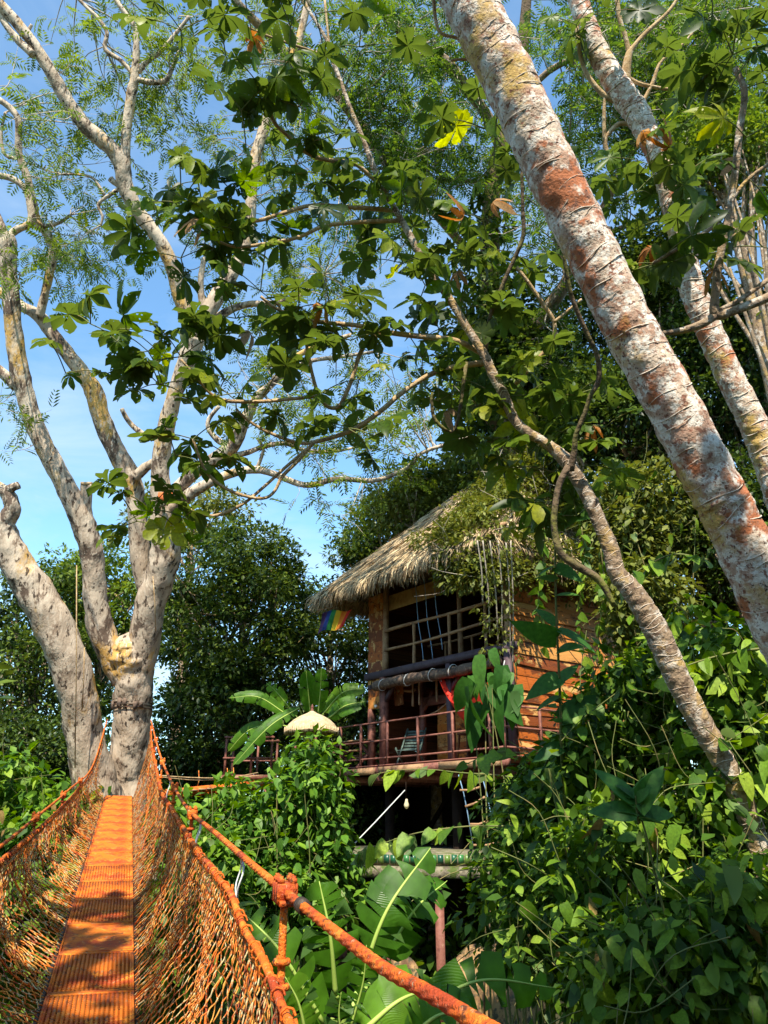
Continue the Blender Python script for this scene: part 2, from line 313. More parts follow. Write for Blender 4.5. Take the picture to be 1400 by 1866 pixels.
# ------------------------------------------------------------------ leaf shapes (y is the leaf's length, z its upper side)
def t_rhomb():
    return (np.array([[0, 0, 0], [.27, .45, .07], [0, 1, -.05], [-.27, .45, .07]]), [np.array([[0, 1, 2], [0, 2, 3]])])
def t_ovate(w=.3, droop=.18, tip=1.0, heart=0.0, n=4):
    ys = np.linspace(0, 1, n + 2)[1:-1]; prof = np.sin(np.pi * ys ** .75) ** .8
    V = [[0, 0, 0]]
    for y, p in zip(ys, prof):
        z = -droop * y * y
        V += [[-w * p, y - heart * (1 - y) * .25, z + .18 * w * p], [0, y, z], [w * p, y - heart * (1 - y) * .25, z + .18 * w * p]]
    V.append([0, tip, -droop]); F3 = [[0, 2, 1], [0, 3, 2]]; F4 = []
    for i in range(n - 1):
        a = 1 + 3 * i; F4 += [[a, a + 1, a + 4, a + 3], [a + 1, a + 2, a + 5, a + 4]]
    a = 1 + 3 * (n - 1); F3 += [[a, a + 1, len(V) - 1], [a + 1, a + 2, len(V) - 1]]
    return np.array(V, float), [np.array(F3), np.array(F4)]
def t_feather(pairs=5, ll=.46, w=.062):
    V = []; F = []
    for i in range(pairs):
        y = .12 + .8 * i / (pairs - 1); l = ll * (1 - .5 * (i / (pairs - 1)) ** 2)
        for s in (-1, 1):
            a = RAD(48 + (i * 37 % 17)); dx, dy = s * math.sin(a) * l, math.cos(a) * l; b = len(V)
            V += [[0, y, -.25 * y * y], [dx * .5 - dy * .0 + s * 0, y + dy * .5 + w, -.25 * y * y - .02], [dx, y + dy, -.25 * y * y - .10 - .02 * (i % 3)], [dx * .5, y + dy * .5 - w, -.25 * y * y - .02]]
            F.append([b, b + 1, b + 2, b + 3])
    return np.array(V, float), [np.array(F)]
def t_palmate(lobes=8, droop=.3, seed=0):
    rs = random.Random(seed); V = [[0, 0, 0]]; F3 = []; F4 = []
    for i in range(lobes):
        a = RAD(-155 + 310 * i / (lobes - 1)) + rs.uniform(-.12, .12); ln = (1.0 - .32 * abs(i - (lobes - 1) / 2) / ((lobes - 1) / 2)) * rs.uniform(.78, 1.12)
        d = np.array([math.sin(a), math.cos(a)]); q = np.array([d[1], -d[0]]); b = len(V); dr = droop * rs.uniform(.3, 2.0); tw = rs.uniform(-.22, .22); cu = rs.uniform(-.05, .13)
        for r, h in ((.38, .15), (.70, .235), (.91, .17)):
            z = -dr * (r * ln) ** 2.2
            for s in (-1, 0, 1):
                c = d * r * ln + q * h * s * rs.uniform(.75, 1.12); V.append([c[0], c[1], z + ((.035 + cu * r) if s else -.02) + tw * h * s * r * 1.6])
        tp = d * ln * rs.uniform(.96, 1.05); V.append([tp[0], tp[1], -dr * ln ** 2.2 - .03])
        F3 += [[0, b + 1, b], [0, b + 2, b + 1]]
        for k in (0, 3): F4 += [[b + k, b + k + 1, b + k + 4, b + k + 3], [b + k + 1, b + k + 2, b + k + 5, b + k + 4]]
        F3 += [[b + 6, b + 7, b + 9], [b + 7, b + 8, b + 9]]
    return np.array(V, float), [np.array(F3), np.array(F4)]
def tmesh(name, t, m):
    me = MB().add(t[0], *t[1]).mesh(name, True); me.materials.append(m); return me
T_RH = t_rhomb(); T_OV = t_ovate(.3, .2, n=2); T_OV4 = t_ovate(.32, .22); T_FE = t_feather()
LEAF_VINE = [tmesh('leaf', t_ovate(w, d, heart=h), M_vine) for w, d, h in ((.34, .15, .9), (.38, .32, 1.2), (.30, .45, .6))]
M_dryv = leaf_mat('dry_vine_leaf', [(.22, .13, .04), (.34, .24, .07), (.16, .08, .03)], 'object', trans=.3, rough=.8)
LEAF_MIX = [tmesh('leaf', t_ovate(w, d, heart=h), M_vine) for w, d, h in ((.34, .15, .9), (.38, .32, 1.2), (.30, .45, .6), (.20, .25, .2), (.24, -.1, .3), (.30, .75, .8), (.16, .5, .1), (.27, .05, .4))] * 3 + [tmesh('leaf', t_ovate(.2, .9, heart=.3), M_dryv)]
LEAF_BIG = [tmesh('leaf', t_ovate(w, d, heart=h, n=6), M_big) for w, d, h in ((.24, .3, .5), (.28, .55, .8), (.22, .15, .4))]
LEAF_CEC = [tmesh('leaf', t_palmate(n, d, s), M_cec) for n, d, s in ((8, .22, 1), (9, .42, 2), (7, .62, 3), (8, .32, 4), (9, .8, 5), (7, .5, 6), (8, .15, 8))]
LEAF_DRY = [tmesh('leaf', t_palmate(6, 1.4, 7), M_dry)]

def leaf_objs(parent, meshes, pos, R, sc, name='leaf'):
    org = Vector(parent.location)
    for i in range(len(pos)):
        M = Matrix([[*(R[i, 0] * sc[i]), pos[i, 0] - org.x], [*(R[i, 1] * sc[i]), pos[i, 1] - org.y], [*(R[i, 2] * sc[i]), pos[i, 2] - org.z], [0, 0, 0, 1]])
        o = bpy.data.objects.new(name, meshes[int(RNG.integers(len(meshes)))]); COL.objects.link(o); o.parent = parent; o.matrix_basis = M

def leaf_cloud(mb, tmpl, centers, radii, per, size, flat=.55, shell=.35, droop=.25, jit=.35):
    """leaves round each clump centre, denser towards its skin, facing up and outwards"""
    centers = np.asarray(centers); n = len(centers) * per
    c = np.repeat(centers, per, 0); r = np.repeat(np.broadcast_to(radii, (len(centers),)), per)
    d = rdir(n); rad = r * (shell + (1 - shell) * RNG.random(n)) ** .6
    off = d * rad[:, None]; off[:, 2] *= flat
    ax = nrm(d + rdir(n) * .8 + np.array([0, 0, -droop])); nn = nrm(np.array([0, 0, 1.0]) + d * .5 + rdir(n) * .5)
    mb.inst(tmpl, c + off, frames(ax, nn), size * (1 - jit + 2 * jit * RNG.random(n)))

def crown_clumps(c, rx, ry, rz, n, low=-.75):
    d = rdir(n * 2); d = d[d[:, 2] > low][:n]; k = (.45 + .55 * RNG.random(len(d))) ** .7
    return np.asarray(c) + d * k[:, None] * np.array([rx, ry, rz])

# ================================================================== setting: ground
xs = np.concatenate([np.linspace(-300, -40, 14), np.linspace(-38, 38, 96), np.linspace(40, 300, 14)]); ys = np.concatenate([np.linspace(-300, -14, 12), np.linspace(-12, 60, 92), np.linspace(64, 400, 14)])
gx, gy = np.meshgrid(xs, ys); gz = ground_z(gx, gy)
mb = MB(); nx = len(xs); i = (np.arange(len(ys) - 1)[:, None] * nx + np.arange(nx - 1)[None]).ravel()
mb.add(np.stack([gx, gy, gz], -1), np.stack([i, i + 1, i + nx + 1, i + nx], 1))
g = obj('ground', mb, M_soil, smooth=True, kind='structure')

# ================================================================== suspension bridge
BD = np.array([-.306, .952]); BN = np.array([.952, .306])
def BR(s, lat, z):
    s, lat, z = np.broadcast_arrays(np.asarray(s, float), np.asarray(lat, float), np.asarray(z, float))
    return np.stack([s * BD[0] + lat * BN[0], s * BD[1] + lat * BN[1], z + CZ], -1)
def deck_z(s): return -1.75 + .123 * np.asarray(s, float)
DW = .52; DL, DR = -.30, .22
bridge = thing('suspension_bridge', 'orange painted narrow hanging bridge with rope net sides leading to the pale tree', 'bridge', BR(8.5, -.27, deck_z(8.5)))
brot = math.atan2(BD[1], BD[0]) - math.pi / 2
slope = math.atan(.123)
# deck panels: slotted steel planks; local x across, y along
PL = .86
def panel_mesh(kind):
    m = MB(); hw = DW / 2 - .004; hl = PL / 2 - .004
    if kind == 'slot':
        for x in np.linspace(-hw + .012, hw - .012, 19): m.box((x, 0, 0), (.0165, 2 * hl - .05, .014))
        for y in np.linspace(-hl + .05, hl - .05, 22): m.box((0, y, -.0035), (2 * hw - .01, .010, .010))
    else:
        n = 14; yy = np.linspace(-hl + .02, hl - .02, n); xx = np.linspace(-hw + .005, hw - .005, 7)
        X, Y = np.meshgrid(xx, yy); Z = .004 * np.sin(X * 23 + Y * 9) + .003 * np.cos(Y * 17)
        k = (np.arange(n - 1)[:, None] * 7 + np.arange(6)[None]).ravel(); m.add(np.stack([X, Y, Z], -1), np.stack([k, k + 1, k + 8, k + 7], 1))
    for y in (-hl + .014, hl - .014): m.box((0, y, .001), (2 * hw, .028, .020))
    for x in (-hw, hw): m.box((x, 0, -.006), (.012, 2 * hl - .058, .034))
    me = m.mesh('deck_panel'); me.materials.append(M_deck); return me
pm_slot, pm_solid = panel_mesh('slot'), panel_mesh('solid')
Rdeck = Matrix.Rotation(brot, 4, 'Z') @ Matrix.Rotation(slope, 4, 'X')
s0 = -.9; npan = 22
for k in range(npan):
    s = s0 + k * PL * math.cos(slope) + .43; p = BR(s, (DL + DR) / 2, deck_z(s)) - np.array(bridge.location)
    solid = s > 10 or k == 9
    o = obj('deck_panel', pm_solid if solid else pm_slot, None, bridge, Matrix.Translation(Vector(p)) @ Rdeck @ Matrix.Rotation(RNG.normal() * .006, 4, 'X'))
send = s0 + npan * PL * math.cos(slope)
for lat in (DL - .02, DR + .02):
    m = MB(); ss = np.linspace(-.9, send, 40); m.tube(BR(ss, lat, deck_z(ss) - .03), .016, 8); obj('edge_cable', m, M_dsteel, bridge, smooth=True)
for k in range(9):
    s = .2 + k * 2.15; m = MB(); m.bar(BR(s, DL - .05, deck_z(s) - .045), BR(s, DR + .05, deck_z(s) - .045), .05, .04); obj('cross_bar', m, M_dsteel, bridge)
RN_S = [-1, 1.5, 2.4, 4, 4.7, 6, 8.1, 10.4, 12.4, 15.4, 17.6]; RN_Z = [-.85, -.64, -.53, -.29, -.24, -.13, .085, .33, .70, 1.25, 1.85]
LN_S = [-1, 3, 6.2, 10.4, 14.4, 16.5, 17.6]; LN_Z = [-.85, -.5, -.28, .07, .52, 1.05, 1.8]
RC_S = [-1.5, 1.21, 2.07, 4.47, 7.4, 12, 18.0]; RC_Z = [-.34, -.29, -.27, -.09, .17, .85, 2.0]
LC_S = [-1.5, 3, 6.2, 8.5, 12, 15.8, 18.0]; LC_Z = [-.5, -.38, -.2, .015, .36, .85, 2.0]
def smooth_tab(S, Z):
    q = spline(np.stack([S, Z], 1), 8); return lambda s: np.interp(s, q[:, 0], q[:, 1])
fRN, fLN, fRC, fLC = smooth_tab(RN_S, RN_Z), smooth_tab(LN_S, LN_Z), smooth_tab(RC_S, RC_Z), smooth_tab(LC_S, LC_Z)
def rlat(s): return np.interp(s, [0, 2.5, 12, 18], [.56, .52, .45, .44])
def llat(s): return -np.interp(s, [0, 6, 14, 18], [1.0, .74, .66, .46])
# nets: every cord is a zigzag running from the top rope down to the deck edge
def net(name, ftop, flat, lat0, seed):
    m = MB(); s = -.2; i = 0; rg = np.random.default_rng(seed)
    hang = []
    while s < 17.45:
        pitch = .037 + .0030 * max(0, s - 5)
        top = float(ftop(s)); dz = float(deck_z(s)); H = top - dz
        n = int(max(16, (H + .25) / (.030 if s < 6 else .05))); k = np.linspace(0, 1, n + 1)
        zig = np.array([-.55, -.2, .55, .2])[(np.arange(n + 1) + 2 * (i % 2)) % 4] * pitch
        fold = .045 * np.sin(k * 3.1 + s * 2.3) * np.sin(s * 1.9) + .05 * np.sin(s * 4.3 + 1.2 * k) * np.sin(np.pi * k)
        sl = s + zig + .05 * (1 - k) * np.sin(s * .9) + .10 * k * k * math.sin(s * 2.7)
        la = flat(s) + (lat0 - flat(s)) * k ** 2.8 + np.where((np.arange(n + 1) // 2 + i) % 2, .009, -.009) + fold * np.sin(np.pi * k) + rg.normal(size=n + 1) * .004
        zz = top * (1 - k) + (dz - .01) * k - .10 * np.sin(np.pi * k) * (1 - k) + rg.normal(size=n + 1) * .004
        pts = BR(sl, la, zz)
        m.tube(pts, (.0033 if s < 5 else .0048), 4 if s < 5 else 3, cap=False)
        s += pitch; i += 1
    return obj(name, m, M_net, bridge, smooth=True, kind='stuff')
net('side_net', fRN, rlat, DR + .015, 1); net('side_net', fLN, llat, DL - .015, 2)
# heavier loose cords hanging in the nets
for side, (ftop, flat, lat0) in enumerate(((fRN, rlat, DR + .015), (fLN, llat, DL - .015))):
    for q in range(9):
        s = 2.2 + q * 1.6 + RNG.random() * .5; k = np.linspace(0, 1, 12); m = MB()
        top = float(ftop(s)); dz = float(deck_z(s))
        m.tube(BR(s + .18 * np.sin(k * 5 + q) * k, flat(s) + (lat0 - flat(s)) * k ** 2.8 + .03 * np.sin(k * 9 + q) + (.015 if side == 0 else -.015), top * (1 - k * .95) + dz * k * .95), .0065, 5)
        obj('net_cord', m, M_orange, bridge, smooth=True)
# border ropes of the nets with lashings
for ftop, flat in ((fRN, rlat), (fLN, llat)):
    ss = np.linspace(-1, 17.6, 160); m = MB(); m.tube(BR(ss, flat(ss), ftop(ss) + .012 * np.sin(ss * 7)), .0145, 8); obj('border_rope', m, M_orange, bridge, smooth=True)
    m = MB()
    for s in np.cumsum(.06 + .16 * RNG.random(120)) + .6:
        if s > 16: break
        a = np.linspace(0, 2 * math.pi, 8); c = BR(s + .02 * a / 6, float(flat(s)), float(ftop(s)))
        m.tube(c + np.outer(np.cos(a) * .021, [BN[0], BN[1], 0]) + np.outer(np.sin(a) * .021, [0, 0, 1]), .0042, 4, cap=False)
    obj('lashing', m, M_orange, bridge, smooth=True, kind='stuff')
# main cables: laid wire rope
def wire_rope(fz, flat, sa, sb, step, r, k):
    ss = np.arange(sa, sb, step); m = MB(); p = BR(ss, flat(ss), fz(ss)); m.tube(p, r * .84, k, twist=(6, .3, ss * 52)); return m
rcl = lambda s: np.interp(s, [0, 2, 6, 18], [.56, .56, .51, .44]); lcl = lambda s: -np.interp(s, [0, 6, 14, 18], [1.04, .78, .68, .46])
obj('main_cable', wire_rope(fRC, rcl, -1.4, 18, .009, .0132, 30), M_orange, bridge, smooth=True)
obj('main_cable', wire_rope(fLC, lcl, -1.4, 18, .03, .0132, 12), M_orange, bridge, smooth=True)
def frame_at(fz, fl, s):
    a, b = BR(s - .05, fl(s - .05), fz(s - .05)), BR(s + .05, fl(s + .05), fz(s + .05)); x = nrm(b - a); y = nrm(np.cross([0, 0, 1.0], x)); return (a + b) / 2, x, y, np.cross(x, y)
def clamp(fz, fl, s, ftop):
    c, x, y, z = frame_at(fz, fl, s); R = np.stack([x, y, z], 1); sc = 1.0
    m = MB()
    for o in (-.034, .0, .034): m.box(c + x * o, (.026, .066, .060), R)
    m.box(c - z * .028, (.11, .05, .018), R)
    saddle = obj('cable_clamp', m, M_orange, bridge)
    for o in (-.034, 0.0, .034):
        for sd in (-1, 1):
            b = MB(); p = c + x * o + y * sd * .021; b.tube([p + z * .02, p + z * .052], .0065, 8); b.tube([p + z * .030, p + z * .044], .0125, 6); obj('bolt', b, M_orange, saddle, smooth=False)
    e = BR(s, float(fl(s)), float(deck_z(s)) - .04); top = c - z * .03
    m = MB(); n = 70; k = np.linspace(0, 1, n); pts = top + (e - top) * k[:, None]; m.tube(pts, .0115, 10, twist=(6, .2, k * 60)); obj('suspender', m, M_orange, bridge, smooth=True)
    zt = float(ftop(s)) + CZ
    for dz in (.05, -.02):
        m = MB(); q = np.array([top[0], top[1], zt + dz]); a = np.linspace(0, 2 * math.pi, 14); m.tube(q + np.outer(np.cos(a) * .02, [x[0], x[1], 0]) + np.outer(np.sin(a) * .02, [y[0], y[1], 0]), .011, 6, cap=False); m.box(q + x * .03, (.035, .018, .018), R); obj('shackle', m, M_orange, bridge)
for s in (2.78, 6.15, 8.3, 11.2, 14.2): clamp(fRC, rcl, s, fRN)
for s in (2.9, 6.0, 8.5, 11.4, 14.3): clamp(fLC, lcl, s, fLN)
# white ties between cable and net
for s in (3.75, 5.6, 9.3):
    for q in range(2):
        k = np.linspace(0, 1, 9); m = MB(); m.tube(BR(s + .05 * np.sin(k * 3.1) * (1 if q else -1), rcl(s) + .01 * np.sin(k * 6), fRC(s) * (1 - k) + fRN(s) * k - .0), .004, 4); obj('white_tie', m, M_whitecord, bridge, smooth=True)
m = MB(); c, x, y, z = frame_at(fRC, rcl, 2.52); m.tube([c - x * .022, c + x * .022], .0225, 14); obj('tape_wrap', m, M_dsteel, bridge)

# ================================================================== tree house
HZ = CZ + 1.2
HR = np.array([2.8, 16.7, HZ])
house = thing('tree_house', 'two storey wooden tree house with shaggy thatched roof and vine covered side', 'house', HR, RAD(-51.33))
hf = np.array([-.625, .781]); hs = np.array([.781, .625])
def HW(x, y, z): return np.array([HR[0] - x * hf[0] + y * hs[0], HR[1] - x * hf[1] + y * hs[1], HZ + z])      # house space to world
def hp(name, m, material, parent=None, smooth=False, kind=None, label=None): return obj(name, m, material, parent or house, 'local', smooth, kind, label)
def plank_mesh(seed):
    rs = np.random.default_rng(seed); n = 12; x = np.linspace(-.5, .5, n); m = MB()
    top = .5 + rs.normal(size=n).cumsum() * .018; bot = -.5 + rs.normal(size=n).cumsum() * .018
    top -= np.linspace(0, top[-1] - .5, n) * .6; V = []
    for i in range(n): V += [[x[i], -.5, bot[i]], [x[i], -.5, top[i]], [x[i], .5, top[i]], [x[i], .5, bot[i]]]
    F = []
    for i in range(n - 1):
        a = 4 * i
        for j in range(4): F.append([a + j, a + (j + 1) % 4, a + 4 + (j + 1) % 4, a + 4 + j])
    e = 4 * (n - 1); F += [[3, 2, 1, 0], [e, e + 1, e + 2, e + 3]]
    return MB().add(V, F).mesh('plank')
PLK = [plank_mesh(s) for s in range(4)]
PLK_D = [p.copy() for p in PLK]
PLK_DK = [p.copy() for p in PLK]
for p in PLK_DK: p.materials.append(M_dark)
for p in PLK: p.materials.append(M_plank)
for p in PLK_D: p.materials.append(M_dplank)
def plank(c, L, h, th, face, meshes=None, tilt=0, lean=.05):
    """board of length L; face 'x' lies in the facade direction, 'y' in the side wall"""
    R = Matrix.Rotation(RAD(90), 4, 'Z') if face == 'y' else Matrix.Identity(4)
    M = Matrix.Translation(Vector(c)) @ R @ Matrix.Rotation(tilt, 4, 'Y') @ Matrix.Rotation(lean if face == 'x' else -lean, 4, 'X') @ Matrix.Diagonal((L, th, h, 1))
    return obj('plank', random.choice(meshes or PLK), None, house, M)
# side wall: rough boards, live edges, each lapping the one below
z = -.05
while z < 5.0:
    h = random.uniform(.2, .34); top_w = 5.2 if z < 4.4 else 5.2 - (z - 4.4) * 2
    cut = random.uniform(1.2, 3.8)
    for a, b in ((0, cut), (cut + .008, 5.2)):
        plank((.02 + random.uniform(0, .022), (a + b) / 2, z + h / 2), b - a, h + .05, .03, 'y', tilt=random.uniform(-.03, .03), lean=.11)
    z += h
# facade panel left of the corner post, upper storey
z = 1.5
while z < 4.4:
    h = random.uniform(.2, .33)
    plank((-4.86, .03 + random.uniform(-.015, .015), z + h / 2), .62, h + .03, .035, 'x', tilt=random.uniform(-.03, .03)); z += h
z = 1.55
while z < 2.3:
    plank((-4.26, .32, z + .12), .34, .25, .03, 'x', tilt=random.uniform(-.02, .02)); z += .24
# inner walls
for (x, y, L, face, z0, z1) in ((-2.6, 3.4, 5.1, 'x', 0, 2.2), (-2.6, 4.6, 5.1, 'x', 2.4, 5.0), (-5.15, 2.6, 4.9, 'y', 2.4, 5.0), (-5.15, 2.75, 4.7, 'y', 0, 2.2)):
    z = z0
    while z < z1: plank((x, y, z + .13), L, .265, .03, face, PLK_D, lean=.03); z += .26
for k in range(6): plank((-3.35 + .01 * k, 1.3, .1 + .13 + k * .24), 1.1, .235, .03, 'x', lean=.02)
# floors
def floor_boards(z, x0, x1, y0, y1, n, mt):
    w = (y1 - y0) / n
    me = MB().box((0, 0, 0), (1, 1, 1)).mesh('floor_board'); me.materials.append(mt)
    for k in range(n): obj('floor_board', me, None, house, Matrix.Translation(((x0 + x1) / 2, y0 + (k + .5) * w, z + random.uniform(-.004, .004))) @ Matrix.Diagonal((x1 - x0, w - .008, .035, 1)))
floor_boards(-.02, -7.6, .35, -.75, 5.2, 30, M_redtimber); floor_boards(2.36, -5.2, 0, .05, 5.2, 24, M_dark)
for y in (-.74, .9, 2.6, 4.3): m = MB(); m.box((-3.6, y, -.13), (8, .09, .16)); hp('floor_beam', m, M_redtimber)
for x in (-7.3, -6.2, -5.0, -3.8, -2.6, -1.4, -.2): m = MB(); m.box((x, 2.2, -.285), (.09, 5.9, .14)); hp('joist', m, M_redtimber)
m = MB(); m.box((-2.55, -.02, 2.32), (5.35, .14, .17)); hp('upper_beam', m, M_purple)
m = MB(); m.box((-2.55, .03, 2.05), (5.2, .1, .12)); hp('upper_beam', m, M_purple)
for x in (-4.75, -3.4, -2.0, -.6): m = MB(); m.box((x, 2.4, 2.26), (.1, 4.6, .15)); hp('joist', m, M_dark)
# posts
def post(x, y, z0, z1, w, mt, rnd=False, dx=0, name='post'):
    m = MB()
    if rnd: k = np.linspace(0, 1, 9)[:, None]; m.tube(np.array([x, y, z0]) + (np.array([x + dx, y, z1]) - np.array([x, y, z0])) * k, w / 2, 10, lump=.1, seed=x * 7)
    else: m.bar((x, y, z0), (x + dx, y, z1), w, w)
    return hp(name, m, mt, smooth=rnd)
post(-4.48, 0, 0, 2.24, .17, M_redtimber); post(-2.0, 0, 0, 2.24, .14, M_purple); post(-.06, -.06, 0, 2.24, .15, M_purple)
post(-4.48, .05, 2.4, 4.75, .17, M_log, True, .04); post(-2.2, .6, 2.4, 4.9, .14, M_log, True); post(-.1, .02, 2.4, 4.75, .17, M_log, True)
post(-5.12, .1, -.0, 1.5, .15, M_redtimber); post(-4.0, .9, 0, 2.2, .12, M_redtimber); post(-1.0, 2.4, 0, 2.2, .14, M_dark)
for px, sg in ((-4.48, 1), (-2.0, 1), (-2.0, -1)):
    m = MB(); m.bar((px + sg * .06, 0, 1.62), (px + sg * .42, 0, 2.0), .09, .08); hp('brace', m, M_purple)
m = MB(); m.bar((-4.0, .9, 1.35), (-3.6, .9, 1.85), .08, .07); hp('brace', m, M_redtimber)
m = MB(); m.box((-3.0, .9, 1.62), (2.1, .08, .22)); hp('inner_beam', m, M_redtimber)
m = MB(); m.tube([[-3.6, .5, 1.15], [-2.9, .4, 1.25], [-2.05, .1, 1.42]], .018, 6); hp('tie_pole', m, M_log)
# stilts and undercroft, its shade put into the near-black boards and posts
for x, y in ((-6.9, .2), (-4.5, .2), (-2.1, .2), (.1, .2), (-6.9, 2.6), (-4.5, 2.6), (-2.1, 2.6), (.1, 2.6), (-4.5, 5), (.1, 5)):
    wx = HW(x, y, 0); post(x, y, float(ground_z(wx[0], wx[1])) - HZ - .3, -.3, .17, M_dark, name='stilt')
for x0 in (-6.9, -4.5, -2.1): m = MB(); m.bar((x0 + .1, 2.5, -2.6), (x0 + 2.2, 2.5, -.5), .09, .1); hp('brace', m, M_dark)
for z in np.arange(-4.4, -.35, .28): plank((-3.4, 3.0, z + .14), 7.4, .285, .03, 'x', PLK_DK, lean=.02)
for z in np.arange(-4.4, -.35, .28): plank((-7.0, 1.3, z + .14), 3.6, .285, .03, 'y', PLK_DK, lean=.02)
# upper balcony railing of peeled logs
def log(a, b, r, mt=M_log, name='rail', bow=.03, seed=0):
    a, b = np.array(a, float), np.array(b, float); k = np.linspace(0, 1, 10)[:, None]; w = np.sin(k * math.pi * 1.7 + seed) * bow
    m = MB(); m.tube(a + (b - a) * k + w * np.array([[0, .3, 1]]), r * (1 + .12 * np.sin(k[:, 0] * 9 + seed)), 9, lump=.08, seed=seed); return hp(name, m, mt, smooth=True)
log((-4.42, -.02, 3.42), (-.12, -.02, 3.46), .042, seed=1); log((-4.42, -.02, 2.92), (-.12, -.02, 2.98), .036, seed=2.5)
for q, x in enumerate((-3.25, -1.95, -.75)): log((x, -.02, 2.4), (x + .02, -.02, 3.44), .042, name='baluster', bow=.01, seed=q)
log((-4.3, 1.4, 3.2), (-.3, 1.4, 3.24), .034, seed=3); log((-4.3, 1.4, 2.8), (-.3, 1.4, 2.78), .03, seed=4)
for q, x in enumerate((-3.6, -2.6, -1.5, -.9)): log((x, 1.4, 2.4), (x, 1.4, 3.22), .034, name='baluster', bow=.01, seed=q + 4)
for q, x in enumerate((-3.75, -3.5, -2.85, -2.45, -.95)): log((x, .35, 1.45), (x + .01, .35, 2.1), .028, name='baluster', bow=.01, seed=q)
log((-4.2, .35, 2.0), (-2.6, .35, 2.04), .035, seed=6); log((-4.3, .3, 1.86), (-3.8, .5, 1.9), .035, seed=7)
# rolled cane blinds
k = np.linspace(0, 1, 40); m = MB(); m.tube(np.stack([-4.62 + 4.4 * k, -.18 + 0 * k, 1.98 + .03 * np.sin(k * 7) + .02], 1), .112 + .008 * np.sin(k * 60), 60, twist=(26, .13, k * 2)); bl = hp('rolled_blind', m, M_bamboo, smooth=True)
for x in (-4.3, -3.3, -2.4, -1.7, -.8):
    a = np.linspace(0, 2 * math.pi, 14); m = MB(); m.tube(np.stack([x + .05 * np.sin(a), -.18 + .142 * np.cos(a), 2.0 + .142 * np.sin(a)], 1), .011, 5, cap=False); hp('tie', m, M_whitecord, bl, smooth=True)
m = MB()
for q in range(15): m.box((-3.4, .1, 4.02 + q * .028), (2.1, .016, .022))
hp('cane_blind', m, M_cane)
# lower deck railing: three square rails with uprights
for zz in (.15, .55, .98):
    m = MB(); m.tube([[-7.55, -.72, zz], [-5, -.72, zz + .012], [-2.5, -.72, zz - .008], [.3, -.72, zz]], .021, 6); hp('rail', m, M_redtimber)
for x in (-7.5, -6.5, -5.35, -4.5, -3.45, -2.35, -1.2, -.1, .3): m = MB(); m.box((x, -.72, .48), (.05, .05, 1.02)); hp('rail_post', m, M_redtimber)
for zz in (.15, .55, .98): m = MB(); m.tube([[.3, -.72, zz], [.3, 2.6, zz]], .021, 6); hp('rail', m, M_redtimber)
for y in (.4, 1.5, 2.6): m = MB(); m.box((.3, y, .48), (.05, .05, 1.02)); hp('rail_post', m, M_redtimber)
for q, (x, l) in enumerate(((-6.0, 1.5), (-4.4, 1.1), (-2.9, 1.6), (-.7, 1.8))): m = MB(); m.box((x, -.79, -.13), (l, .03, .15)); hp('fascia_board', m, M_log)
# thatched hip roof
EZ, RZ = 4.55, 8.05
c0, c1, c2, c3 = (-6.05, -1.05, EZ), (.42, -1.05, EZ), (.42, 6.25, EZ), (-6.05, 6.25, EZ); r0, r1 = (-3.4, 2.6, RZ), (-.5, 2.6, RZ)
m = MB(); lo = [np.array(c) + (0, 0, -.05) for c in (c0, c1, c2, c3)] + [np.array(r) - (0, 0, .35) for r in (r0, r1)]
m.add([c0, c1, c2, c3, r0, r1] + lo, [[0, 1, 5, 4], [2, 3, 4, 5], [6, 10, 11, 7], [8, 11, 10, 9], [0, 6, 7, 1], [1, 7, 8, 2], [2, 8, 9, 3], [3, 9, 6, 0]], [[1, 2, 5], [3, 0, 4], [7, 11, 8], [9, 10, 6]])
roof = hp('roof', m, M_thatch)
def straw_on(mbx, A, B, C, D, n, ln, lift=.06):
    """blades of straw on the roof face A-B (eave) to D-C (ridge), pointing down the slope"""
    A, B, C, D = map(np.array, (A, B, C, D)); u = RNG.random(n); v = RNG.random(n) ** 1.15
    p = (A + (B - A) * u[:, None]) * (1 - v[:, None]) + (D + (C - D) * u[:, None]) * v[:, None]
    dn = nrm((A + (B - A) * u[:, None]) - (D + (C - D) * u[:, None])); nn = nrm(np.cross(B - A, D - A)); al = nrm(B - A)
    d = nrm(dn + al * RNG.normal(size=(n, 1)) * .16 + nn * (.05 + RNG.normal(size=(n, 1)) * .05)); L = ln * (.6 + .8 * RNG.random(n))
    w = (.008 + .010 * RNG.random(n)) ; side = nrm(np.cross(d, nn) + nn * RNG.normal(size=(n, 1)) * .4)
    row = lift * (1 - (v * 9 % 1))
    b = p + nn * (row + .03 + .04 * RNG.random(n))[:, None]; over = np.clip(1 - v * 12, 0, 1)
    mid = b + d * (L * .55)[:, None] - np.array([0, 0, 1.0]) * (over * .05)[:, None]; tip = b + d * L[:, None] * (1 - .35 * over)[:, None] - np.array([0, 0, 1.0]) * (over * (.16 + .26 * RNG.random(n)))[:, None] - nn * (.03)
    V = np.stack([b - side * w[:, None], b + side * w[:, None], mid + side * w[:, None], mid - side * w[:, None], tip], 1).reshape(-1, 3); o = (np.arange(n) * 5)[:, None]
    mbx.add(V, o + np.array([[0, 1, 2, 3]]), o + np.array([[3, 2, 4]]))
m = MB(); straw_on(m, c0, c1, r1, r0, 15000, .6); straw_on(m, c1, c2, r1, r1, 6000, .6); straw_on(m, c3, c0, r0, r0, 4500, .6); straw_on(m, c2, c3, r0, r1, 2500, .6)
